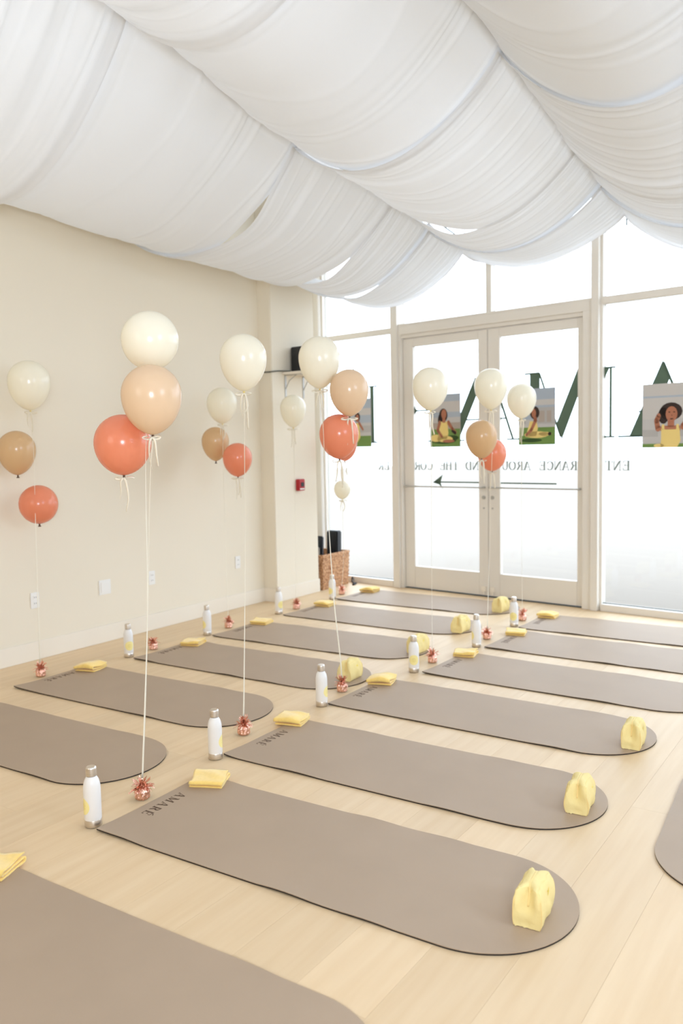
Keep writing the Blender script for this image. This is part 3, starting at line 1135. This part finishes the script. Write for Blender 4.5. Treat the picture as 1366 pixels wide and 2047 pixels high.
ME_logo = logo_mesh()
mat_meshes = [make_mat(s) for s in range(4)]
ROW = 'taupe yoga mats laid out in rows'
MATS = [  # x, y of the near square corner, turn in degrees, label
    (-2.70, 1.05, 1.7, 'taupe yoga mat nearest the camera, cut off by the bottom edge'),
    (-2.605, 2.031, 2.3, 'complete taupe yoga mat in the foreground, yellow pouch on its rounded end'),
    (-2.719, 2.896, 1.5, 'second complete taupe yoga mat of the middle row, behind the foreground one'),
    (-2.745, 3.82, .4, 'third complete taupe yoga mat of the middle row, running to the right'),
    (-2.591, 4.679, -.6, 'middle row yoga mat third from the glass doors, running off to the right'),
    (-2.526, 5.513, -.1, 'middle row yoga mat second from the glass doors'),
    (-2.559, 6.247, .6, 'middle row yoga mat closest to the glass doors, at the right'),
    (-4.65, 2.185, 2.2, 'left row yoga mat cut off by the left edge of the view'),
    (-4.681, 3.058, 2.2, 'left row yoga mat with no bottle and no pouch on it'),
    (-4.57, 3.955, 1.7, 'left row yoga mat fourth from the glass doors'),
    (-4.575, 4.783, 2.2, 'left row yoga mat third from the glass doors'),
    (-4.585, 5.713, .4, 'left row yoga mat second from the glass doors'),
    (-4.603, 6.577, .6, 'left row yoga mat closest to the basket and glass doors'),
]
mats = []
for i, (x, y, a, lab) in enumerate(MATS):
    root = empty('yoga_mat', (x, y, 0), math.radians(a), lab, 'yoga mat', ROW)
    tm, bm_ = mat_meshes[i % 4]
    put('top_layer', tm, root)
    put('rubber_backing', bm_, root)
    put('printed_lettering', ME_logo, root)
    if i == 1:
        root.scale = (1.028, 1, 1)
    mats.append(root)
# one across the room at the right: rounded end towards the camera
root = empty('yoga_mat', (-.822, 4.53, 0), math.radians(-86.1), 'taupe yoga mat at the right edge, lying crosswise to the others', 'yoga mat', ROW)
put('top_layer', mat_meshes[1][0], root)
put('rubber_backing', mat_meshes[1][1], root)
put('printed_lettering', ME_logo, root)


# ------------------------------------------------------------------ water bottles
def make_bottle():
    root = empty('water_bottle', (0, 0, 0), 0, '-', 'bottle', 'white steel water bottles')
    mb = MB()
    R = .0345
    prof = [(.0335, .030), (R, .033), (R, .15), (.0338, .165), (.0318, .178), (.0285, .190), (.0245, .198), (.0212, .203), (.0200, .207)]
    mb.lathe(prof, 40)
    put('bottle_body', mb.mesh('bottle_body', M_bottle, smooth=True), root)
    mb = MB()
    mb.lathe([(.029, 0), (.0325, .002), (.0345, .006), (.0346, .031), (.0335, .033)], 40)
    put('steel_base', mb.mesh('steel_base', M_metal, smooth=True), root)
    mb = MB()
    mb.lathe([(.0195, .205), (.0195, .2085)], 32)
    put('neck_ring', mb.mesh('neck_ring', M_black), root)
    mb = MB()
    mb.lathe([(.0205, .2085), (.0215, .2095), (.0215, .238), (.0205, .2425), (.017, .246), (.001, .2465)], 32)
    put('cap', mb.mesh('cap', M_metal, smooth=True), root)
    # round printed sun, curved on the side that faces local -y
    mb = MB()
    rr = R + .0003
    pts, fs = [], []
    c = .088
    nr, na = 6, 28
    pts.append((0, -rr, c))
    for i in range(1, nr + 1):
        for k in range(na):
            a = 2 * math.pi * k / na
            s = .034 * i / nr
            u, v = s * math.cos(a), s * math.sin(a)
            th = u / rr
            pts.append((rr * math.sin(th), -rr * math.cos(th), c + v))
    for k in range(na):
        fs.append((0, 1 + k, 1 + (k + 1) % na))
    for i in range(nr - 1):
        for k in range(na):
            a, b = 1 + i * na + k, 1 + i * na + (k + 1) % na
            fs.append((a, a + na, b + na, b))
    mb.add(pts, fs)
    pr = put('printed_disc', mb.mesh('printed_disc', M_sun, smooth='all'), root)
    mb = MB()
    r2 = rr + .0003
    for zz, w_ in ((.100, .010), (.094, .016), (.088, .013), (.082, .016), (.076, .009)):
        n = 8
        q = [(r2 * math.sin(t), -r2 * math.cos(t), zz + dz) for dz in (-.0012, .0012) for t in np.linspace(-w_ / r2, w_ / r2, n)]
        mb.add(q, [(i, i + 1, n + i + 1, n + i) for i in range(n - 1)])
    put('printed_lines', mb.mesh('printed_lines', M_sunink), pr)
    return root


b0 = make_bottle()
BOT = [(-2.660, 2.061, -25, 'white water bottle in the foreground beside the foreground mat corner'),
       (-2.735, 2.856, 128, 'white water bottle at the corner of the second middle row mat'),
       (-2.768, 3.79, 112, 'white water bottle at the corner of the third middle row mat'),
       (-2.66, 4.692, 30, 'white water bottle standing in front of a yellow pouch'),
       (-2.594, 5.523, -60, 'white water bottle at the mat corner second from the glass doors, middle row'),
       (-2.624, 6.311, 10, 'white water bottle of the middle row closest to the glass doors'),
       (-4.659, 3.991, 62, 'white water bottle nearest the left wall outlets'),
       (-4.652, 4.809, -28, 'white water bottle of left row at third mat from the glass doors'),
       (-4.672, 5.764, 85, 'white water bottle in front of the column'),
       (-4.652, 6.587, -15, 'white water bottle in front of the woven basket')]
for i, (x, y, a, lab) in enumerate(BOT):
    if i == 0:
        b0.location, b0.rotation_euler = (x, y, 0), (0, 0, math.radians(a))
        b0['label'] = lab
    else:
        copy_thing(b0, (x, y, 0), math.radians(a), lab)


# ------------------------------------------------------------------ balloon weights
def make_weight(seed):
    r = np.random.default_rng(seed)
    root = empty('balloon_weight', (0, 0, 0), 0, '-', 'balloon weight', 'rose gold balloon weights')
    mb = MB()
    prof = [(.018, 0), (.028, .002), (.031, .01), (.030, .035), (.026, .047), (.013, .054)]
    n = 22
    vs, fs = [], []
    for i, (rad, z) in enumerate(prof):
        for k in range(n):
            a = 2 * math.pi * k / n
            rr = rad * (1 + .10 * math.sin(k * 2.9 + i * .7) * (0 < i < 5) + r.normal(0, .02) * (0 < i < 5))
            vs.append((rr * math.cos(a), rr * math.sin(a), z))
    for i in range(len(prof) - 1):
        for k in range(n):
            k2 = (k + 1) % n
            fs.append((i * n + k, i * n + k2, (i + 1) * n + k2, (i + 1) * n + k))
    fs += [tuple(range(n - 1, -1, -1)), tuple(range((len(prof) - 1) * n, len(prof) * n))]
    mb.add(vs, fs)
    put('foil_wrap', mb.mesh('foil_wrap', M_foil), root)
    mb = MB()
    for k in range(64):
        a = r.uniform(0, 2 * math.pi)
        el = r.uniform(-.25, 1.35)
        L = r.uniform(.036, .060)
        c0 = Vector((0, 0, .056))
        d = Vector((math.cos(a) * math.cos(el), math.sin(a) * math.cos(el), math.sin(el)))
        s = Vector((-math.sin(a), math.cos(a), 0))
        s = (s + d.cross(s) * r.uniform(-1, 1)).normalized()
        w_ = r.uniform(.003, .0058)
        pts = []
        for q in range(4):
            t = q / 3
            p = c0 + d * (L * t) + Vector((0, 0, 1)) * (-.012 * t * t * math.cos(el) + .004 * math.sin(9 * t + k))
            wq = w_ * (1 - .25 * t) * (.6 if q == 0 else 1)
            pts += [p - s * wq, p + s * wq]
        mb.add(pts, [(0, 1, 3, 2), (2, 3, 5, 4), (4, 5, 7, 6)])
    put('foil_fringe', mb.mesh('foil_fringe', M_foil), root)
    return root


WEIGHTS = {'A': (-2.688, 2.345), 'B': (-4.774, 3.326), 'C': (-2.840, 3.184), 'D': (-4.672, 4.242), 'E': (-4.679, 5.092), 'F': (-4.673, 6.028),
           'G': (-4.726, 6.863), 'H': (-2.826, 4.084), 'I': (-2.668, 4.968), 'J': (-2.632, 5.795), 'K': (-2.653, 6.565)}
WLAB = {'A': 'rose gold foil weight in the foreground, largest, under the tall blush balloon', 'B': 'rose gold foil weight at the left edge by the wall baseboard',
        'C': 'rose gold foil weight beside the second bottle of the middle row', 'D': 'rose gold foil weight partly behind the tall foreground ribbon',
        'E': 'rose gold foil weight beside the third left row mat from the doors', 'F': 'rose gold foil weight in front of the column base',
        'G': 'rose gold foil weight in front of the woven basket', 'H': 'rose gold foil weight in front of a yellow pouch',
        'I': 'rose gold foil weight beside the third mat from the doors, middle row', 'J': 'rose gold foil weight beside the second mat from the doors, middle row',
        'K': 'rose gold foil weight of the middle row closest to the doors'}
wroots = {}
for i, k in enumerate('ABCDEFGHIJK'):
    if i < 3:
        wr = make_weight(40 + i)
        wr.location = (*WEIGHTS[k], 0)
        wr['label'] = WLAB[k]
        wroots[i] = wr
    else:
        copy_thing(wroots[i % 3], (*WEIGHTS[k], 0), i * 1.3, WLAB[k])


# ------------------------------------------------------------------ folded towels
def make_towel(seed):
    r = np.random.default_rng(seed)
    L, Wd, th = .15, .135, .0075
    # path of the cloth in section: three layers folded back on themselves
    h = .0125
    path = []
    for lay in range(3):
        y = np.linspace(-Wd / 2, Wd / 2, 10)
        if lay % 2:
            y = y[::-1]
        path += [(q, lay * h + .005) for q in y]
        if lay < 2:
            s = 1 if lay % 2 == 0 else -1
            for a in np.linspace(-1.2, 1.2, 5):
                path.append((s * (Wd / 2 + .007 * math.cos(a)), lay * h + .005 + h / 2 + h / 2 * math.sin(a)))
    P = [Vector((0, a, b)) for a, b in path]
    nx = 18
    n = len(P)
    ph, p2 = r.uniform(0, 6), r.uniform(0, 6)
    top, bot = [], []
    for i in range(nx + 1):
        u = i / nx
        x = (u - .5) * L
        for j in range(n):
            t = (P[min(j + 1, n - 1)] - P[max(j - 1, 0)]).normalized()
            nm = Vector((0, -t.z, t.y))
            p = P[j].copy()
            lev = p.z / (3 * h)
            sl = lev * (.013 * math.sin(2.6 * u + ph) + .006 * math.sin(40 * p.y + p2 + 3 * u)) + lev * lev * .018 * math.exp(-((u - .62) / .3) ** 2)
            skew = lev * .018 * (u - .5) + .006 * lev * math.sin(5 * u + p2)
            q = Vector((x + lev * .012 * math.sin(30 * p.y + ph), p.y + skew, p.z + max(sl, -.0015 * lev)))
            top.append(q + nm * th / 2 * .92)
            bot.append(q - nm * th / 2 * .92)
    N = (nx + 1) * n
    fs = []
    for i in range(nx):
        for j in range(n - 1):
            a = i * n + j
            fs.append((a, a + n, a + n + 1, a + 1))
            fs.append((N + a, N + a + 1, N + a + n + 1, N + a + n))
    for i in range(nx):
        for j in (0, n - 1):
            a = i * n + j
            fs.append((a, a + n, N + a + n, N + a))
    for j in range(n - 1):
        for i in (0, nx):
            a = i * n + j
            fs.append((a, a + 1, N + a + 1, N + a))
    mb = MB()
    mb.add(top + bot, fs)
    me = mb.mesh('folded_towel', M_towel, smooth='all')
    zmin = min(v.co.z for v in me.vertices)
    for v in me.vertices:
        v.co.z -= zmin
    return me


towels = [make_towel(s) for s in range(4)]
TOW = [(-2.66, 1.625, 200, 'folded yellow towel cut off by the left edge, on the nearest mat'),
       (-2.545, 2.615, 205, 'folded yellow towel on the foreground mat beside its dark lettering'),
       (-2.725, 3.455, 196, 'folded yellow towel on the second middle row mat, beside its dark lettering'),
       (-2.70, 4.35, 198, 'folded yellow towel on the third middle row mat'),
       (-2.545, 5.235, 190, 'folded yellow towel on middle row mat third from the glass doors'),
       (-2.49, 6.03, 192, 'folded yellow towel on middle row mat second from the glass doors'),
       (-2.50, 6.765, 185, 'folded yellow towel of the middle row closest to the glass doors'),
       (-4.60, 3.60, 196, 'folded yellow towel on the left row mat nearest the left edge'),
       (-4.50, 4.49, 196, 'folded yellow towel on left row mat fourth from the glass doors'),
       (-4.525, 5.345, 190, 'folded yellow towel on left row mat third from the glass doors'),
       (-4.505, 6.255, 188, 'folded yellow towel on left row mat second from the glass doors'),
       (-4.53, 7.09, 186, 'folded yellow towel on the left row mat closest to the basket')]
for i, (x, y, a, lab) in enumerate(TOW):
    o = put('folded_towel', towels[i % 4], None, (x, y, MT + .0006), math.radians(a + 180))
    tag(o, lab, 'towel', 'folded yellow towels on the mats')


# ------------------------------------------------------------------ pouches
def make_bag(seed):
    r = np.random.default_rng(seed)
    Lh, Wh, Hh2 = .084, .050, .126
    bm = bmesh.new()
    bmesh.ops.create_cube(bm, size=2)
    bmesh.ops.subdivide_edges(bm, edges=bm.edges[:], cuts=11, use_grid_fill=True)
    p = r.uniform(0, 6, 6)

    def shape(x, y, z):
        """x across, y along, z up, each -1..1"""
        zz = (z + 1) / 2
        # sides bulge, close to a ridge at the top
        wide = Wh * (.80 + .25 * math.sin(math.pi * zz ** .8) * (1 - .25 * y * y) - .16 * zz ** 2)
        X = x * wide
        Y = y * Lh * (1 - .13 * zz ** 2 + .03 * math.sin(math.pi * zz))
        Z = zz * Hh2 * (1 - .03 * abs(y) ** 3)
        if zz > .85:
            Z += (.005 - .012 * x * x - .003 * math.exp(-(x / .12) ** 2)) * (zz - .85) / .15
        # pinched ends: the middle of each end, above the boxed bottom, is pushed in
        e = max(0, abs(y) - .5) / .5
        if e > 0:
            g_ = math.exp(-(x / .42) ** 2)
            push = e ** 1.6 * .024 * g_ / (1 + math.exp(-(zz - .40) * 16))
            Y -= math.copysign(push, y)
            Z -= e ** 1.5 * .020 * g_ * max(0, zz - .55) / .45
            Y += math.copysign(e * .007 * math.exp(-((abs(x) - .85) / .22) ** 2) * math.exp(-((zz - .66) / .2) ** 2), y)
            # boxed bottom bends in a little above the floor, its corners stay sharp
            Y -= math.copysign(e ** 2 * .007 * math.exp(-(x / .6) ** 2) * math.exp(-((zz - .12) / .12) ** 2), y)
        wv = .0014 * (1.3 * math.sin(5 * y + 4 * x + p[0]) + math.sin(7 * zz + 5 * y + p[1]) + math.sin(9 * y * x + p[2] + 6 * zz))
        X += wv * (1 if abs(x) > .5 else .3) * math.copysign(1, x)
        Y += .4 * wv
        Z += .5 * wv * zz
        return X, Y, max(Z, 0)
    for v in bm.verts:
        v.co = shape(*v.co)
    bmesh.ops.bevel(bm, geom=[e for e in bm.edges if e.calc_face_angle(0) > 1.0], offset=.003, segments=2, affect='EDGES', clamp_overlap=True)
    me = bpy.data.meshes.new('pouch_body')
    bm.to_mesh(me)
    bm.free()
    me.materials.append(M_bag)
    me.polygons.foreach_set('use_smooth', [True] * len(me.polygons))
    me.set_sharp_from_angle(angle=math.radians(50))
    root = empty('zip_pouch', (0, 0, 0), 0, '-', 'pouch', 'yellow zip pouches on the mats')
    put('pouch_body', me, root)
    # zip along the top, turning down both ends
    mb = MB()
    pts = [(0, -1.0, z) for z in np.linspace(.0, .88, 7)] + [(0, y, 1) for y in np.linspace(-.95, .95, 15)] + [(0, 1.0, z) for z in np.linspace(.88, .0, 7)]
    P = []
    for q in pts:
        X, Y, Z = shape(*q)
        P.append((X, Y + (math.copysign(.0012, q[1]) if abs(q[1]) == 1 else 0), Z + (.001 if abs(q[1]) < 1 else 0)))
    mb.tube(P, .0032, 6, flat=.4)
    put('zip', mb.mesh('zip', M_zip, smooth='all'), root)
    for s in (-1, 1):
        for sx in (-1, 1):
            mb = MB()
            P = []
            for z in np.linspace(-.96, .5, 10):
                X, Y, Z = shape(sx * .97, s * 1.0, z)
                P.append((X, Y + s * .0006, Z))
            mb.tube(P, .0011, 5)
            put('seam', mb.mesh('seam', M_zip, smooth='all'), root)
    mb = MB()
    cx = shape(1, .1, .35)
    for a in range(5):
        t = a * 2 * math.pi / 5
        q = [(cx[0] + .0012, cx[1] + dy, cx[2] + dz) for dy, dz in ((0, 0), (.006 * math.cos(t - .4), .006 * math.sin(t - .4)), (.017 * math.cos(t), .017 * math.sin(t)), (.006 * math.cos(t + .4), .006 * math.sin(t + .4)))]
        mb.add(q, [(0, 1, 2, 3)])
    put('printed_star', mb.mesh('printed_star', M_emblem), root)
    return root


BAGS = [(-.930, 2.39, 6, 'pale yellow zip pouch in the foreground, on the nearest complete mat'),
        (-1.060, 3.238, 7, 'pale yellow zip pouch on the second complete middle row mat'),
        (-1.065, 4.065, 5, 'pale yellow zip pouch on the third middle row mat, seen end on'),
        (-2.925, 4.325, 4, 'pale yellow zip pouch behind a rose gold balloon weight'),
        (-2.885, 5.155, -3, 'pale yellow zip pouch partly behind a white water bottle'),
        (-2.91, 5.905, 0, 'pale yellow zip pouch on left row mat second from the doors'),
        (-2.955, 6.805, -3, 'pale yellow zip pouch closest to the glass doors')]
bag_src = []
for i, (x, y, a, lab) in enumerate(BAGS):
    if i < 2:
        b = make_bag(60 + i)
        b.location, b.rotation_euler = (x, y, MT + .0006), (0, 0, math.radians(a))
        b['label'] = lab
        bag_src.append(b)
    else:
        copy_thing(bag_src[i % 2], (x, y, MT + .0006), math.radians(a), lab)

# ------------------------------------------------------------------ balloons
BALLOONS = [
    ('A', 'ivory', (-2.800, 2.590, 1.859), 0.254, 0.258, 'largest ivory balloon, on top of the blush one in the foreground'),
    ('A', 'blush', (-2.694, 2.489, 1.568), 0.258, 0.302, 'large blush balloon with white bow in the foreground'),
    ('A', 'coral', (-2.918, 2.513, 1.391), 0.254, 0.275, 'large coral balloon below the foreground blush balloon'),
    ('B', 'ivory', (-4.883, 3.421, 1.788), 0.277, 0.335, 'ivory balloon of the leftmost cluster against the wall'),
    ('B', 'tan', (-5.030, 3.401, 1.352), 0.251, 0.303, 'tan balloon at the left edge of the view'),
    ('B', 'coral', (-4.916, 3.472, 1.014), 0.259, 0.266, 'coral balloon lowest in the leftmost cluster'),
    ('C', 'ivory', (-2.890, 3.321, 1.803), 0.246, 0.301, 'large ivory balloon alone in front of the wall corner'),
    ('E', 'ivory', (-4.769, 5.193, 1.718), 0.254, 0.305, 'small looking ivory balloon above the tan one near the wall corner'),
    ('E', 'tan', (-4.875, 5.212, 1.402), 0.232, 0.292, 'tan balloon touching a coral one near the wall corner'),
    ('E', 'coral', (-4.615, 5.196, 1.270), 0.244, 0.282, 'coral balloon beside the tan one near the wall corner'),
    ('F', 'ivory', (-4.744, 6.140, 1.692), 0.240, 0.306, 'ivory balloon in front of the column under the shelf'),
    ('G', 'ivory', (-4.748, 6.939, 0.968), 0.170, 0.195, 'smallest ivory balloon low above the basket'),
    ('G', 'coral', (-4.766, 7.024, 1.355), 0.258, 0.315, 'coral balloon mostly hidden behind the other coral one'),
    ('H', 'ivory', (-3.020, 4.188, 1.864), 0.259, 0.325, 'ivory balloon in front of the black loudspeaker'),
    ('H', 'blush', (-2.835, 4.238, 1.687), 0.241, 0.290, 'blush balloon in front of the sidelight'),
    ('H', 'coral', (-2.936, 4.265, 1.425), 0.246, 0.284, 'coral balloon under the blush one by the sidelight'),
    ('I', 'ivory', (-2.728, 5.092, 1.741), 0.250, 0.299, 'ivory balloon in front of the left door pane'),
    ('J', 'ivory', (-2.677, 5.994, 1.770), 0.258, 0.321, 'ivory balloon in front of the stiles where the doors meet'),
    ('J', 'tan', (-2.707, 5.877, 1.390), 0.245, 0.299, 'tan balloon in front of the stiles where the doors meet'),
    ('J', 'coral', (-2.753, 6.176, 1.282), 0.235, 0.263, 'coral balloon behind the tan one where the doors meet'),
    ('K', 'ivory', (-2.708, 6.690, 1.713), 0.248, 0.299, 'ivory balloon in front of the right door pane'),
]


def balloon_mesh(ratio):
    """diameter 1, height = ratio, standing on its knot at z=0"""
    prof = []
    up = .5
    low = ratio - up
    for t in np.linspace(0, math.pi, 34):
        if t < math.pi / 2:
            z, r_ = math.cos(t) * up, .5 * math.sin(t)
        else:
            q = t - math.pi / 2
            z = -math.sin(q) * low
            sh = max(0, (low - .5) * 1.6)
            r_ = .5 * math.cos(q) ** (1 + sh * .55)
        prof.append((max(r_, .018), z + low))
    mb = MB()
    mb.lathe(prof[::-1], 48)
    return mb.mesh('latex_body', None, smooth='all')


def bow_mesh(seed, tails):
    r = np.random.default_rng(seed)
    mb = MB()
    for s in (-1, 1):
        L = r.uniform(.03, .055)
        pts = [(0, 0, 0), (s * L * .6, r.uniform(-.01, .01), .004), (s * L, .0, -.003), (s * L * .5, .004, -.009), (0, 0, -.002)]
        mb.tube(spline(pts, 4), .0056, 6, flat=.12, twist=.10)
    for k in range(tails):
        s = (-1) ** k
        L = r.uniform(.10, .19)
        pts = [(0, 0, 0), (s * .012, -.004, -.02), (s * r.uniform(.010, .022), .002, -L * .6), (s * r.uniform(.004, .026), -.003, -L)]
        mb.tube(spline(pts, 5), .0056, 6, flat=.12, twist=.07)
    return mb.mesh('ribbon_bow', M_ribbon, smooth='all')


knots = {}
YAW = math.radians(34.5)
cache = {}
for i, (c, kind, P, dia, hh, lab) in enumerate(BALLOONS):
    root = empty('balloon', P, YAW, lab, 'balloon', 'balloons floating in clusters')
    knots[(c, kind)] = P
    ratio = round(max(1.03, min(1.3, hh / dia)), 2)
    key = (ratio, kind)
    if key not in cache:
        me = balloon_mesh(ratio)
        me.materials.clear()
        me.materials.append(M_latex[kind])
        cache[key] = me
    bo = put('latex_body', cache[key], root)
    bo.scale = (dia, dia, dia)
    bo.location = (0, 0, .004)
    mb = MB()
    mb.lathe([(.010, -.016), (.0115, -.014), (.005, -.006), (.006, 0), (.0045, .010)], 12)
    ko = put('knot', mb.mesh('knot', M_knoty if kind == 'ivory' else M_knot, smooth=True), root)
    if not (kind != 'ivory' and c == 'B') and (c, kind) != ('E', 'tan'):
        bw = put('ribbon_bow', bow_mesh(i, 2 if i % 3 else 3), root)
        bw.location = (0, -.012, -.006)

STRINGS = [
    ('A', 'blush', [(-2.696, 2.488, 1.562), (-2.699, 2.468, 1.376), (-2.692, 2.423, 0.857), (-2.690, 2.383, 0.424), (-2.689, 2.350, 0.09)]),
    ('A', 'ivory', [(-2.728, 2.517, 1.843), (-2.766, 2.52, 1.593), (-2.740, 2.48, 1.375), (-2.709, 2.436, 0.853), (-2.704, 2.393, 0.374), (-2.692, 2.352, 0.09)]),
    ('B', 'ivory', [(-4.877, 3.425, 1.781), (-4.859, 3.413, 1.524), (-4.841, 3.393, 1.187), (-4.821, 3.368, 0.782), (-4.783, 3.330, 0.08)]),
    ('C', 'ivory', [(-2.890, 3.320, 1.795), (-2.879, 3.299, 1.497), (-2.862, 3.261, 0.970), (-2.850, 3.219, 0.443), (-2.842, 3.187, 0.08)]),
    ('E', 'ivory', [(-4.769, 5.193, 1.710), (-4.750, 5.165, 1.288), (-4.721, 5.133, 0.739), (-4.681, 5.094, 0.08)]),
    ('F', 'ivory', [(-4.740, 6.142, 1.682), (-4.724, 6.112, 1.251), (-4.696, 6.064, 0.548), (-4.675, 6.03, 0.08)]),
    ('G', 'ivory', [(-4.748, 6.938, 0.957), (-4.735, 6.918, 0.655), (-4.723, 6.898, 0.348), (-4.728, 6.866, 0.08)]),
    ('H', 'ivory', [(-2.988, 4.149, 1.851), (-2.969, 4.141, 1.641), (-2.947, 4.124, 1.302), (-2.920, 4.113, 0.993), (-2.883, 4.098, 0.562), (-2.843, 4.093, 0.222), (-2.828, 4.087, 0.08)]),
    ('I', 'ivory', [(-2.728, 5.092, 1.734), (-2.715, 5.076, 1.471), (-2.697, 5.028, 0.846), (-2.670, 4.971, 0.08)]),
    ('J', 'ivory', [(-2.650, 5.951, 1.760), (-2.641, 5.928, 1.458), (-2.640, 5.892, 1.071), (-2.636, 5.858, 0.684), (-2.631, 5.798, 0.08)]),
    ('K', 'ivory', [(-2.707, 6.689, 1.704), (-2.700, 6.670, 1.449), (-2.682, 6.621, 0.810), (-2.655, 6.566, 0.08)]),
]
SLAB = {('A', 'blush'): 'long cream ribbon from the foreground blush balloon to its weight', ('A', 'ivory'): 'thin cream ribbon running just behind the tall foreground ribbon',
        ('B', 'ivory'): 'cream ribbon of the leftmost cluster, crossing the coral balloon', ('C', 'ivory'): 'long cream ribbon under the lone ivory balloon at the wall corner',
        ('E', 'ivory'): 'faint cream ribbon between the tan and coral balloons by the wall corner', ('F', 'ivory'): 'faint cream ribbon hanging before the column past the fire alarm',
        ('G', 'ivory'): 'short cream ribbon under the smallest ivory balloon by the basket', ('H', 'ivory'): 'slanting cream ribbon crossing the basket',
        ('I', 'ivory'): 'cream ribbon in front of the left door pane', ('J', 'ivory'): 'cream ribbon in front of the stiles where the doors meet',
        ('K', 'ivory'): 'cream ribbon in front of the right door pane'}
for c, kind, pts in STRINGS:
    p0 = knots[(c, kind)]
    pts = [(p0[0], p0[1], p0[2] - .008)] + pts[1:]
    mb = MB()
    mb.tube(spline(pts, 10), .0042 if kind == 'blush' or c in 'CH' else .0034, 6, flat=.3, twist=.05)
    o = put('balloon_ribbon', mb.mesh('balloon_ribbon', M_ribbon, smooth='all'))
    tag(o, SLAB[(c, kind)], 'ribbon', 'ribbons that tie balloons to their weights')
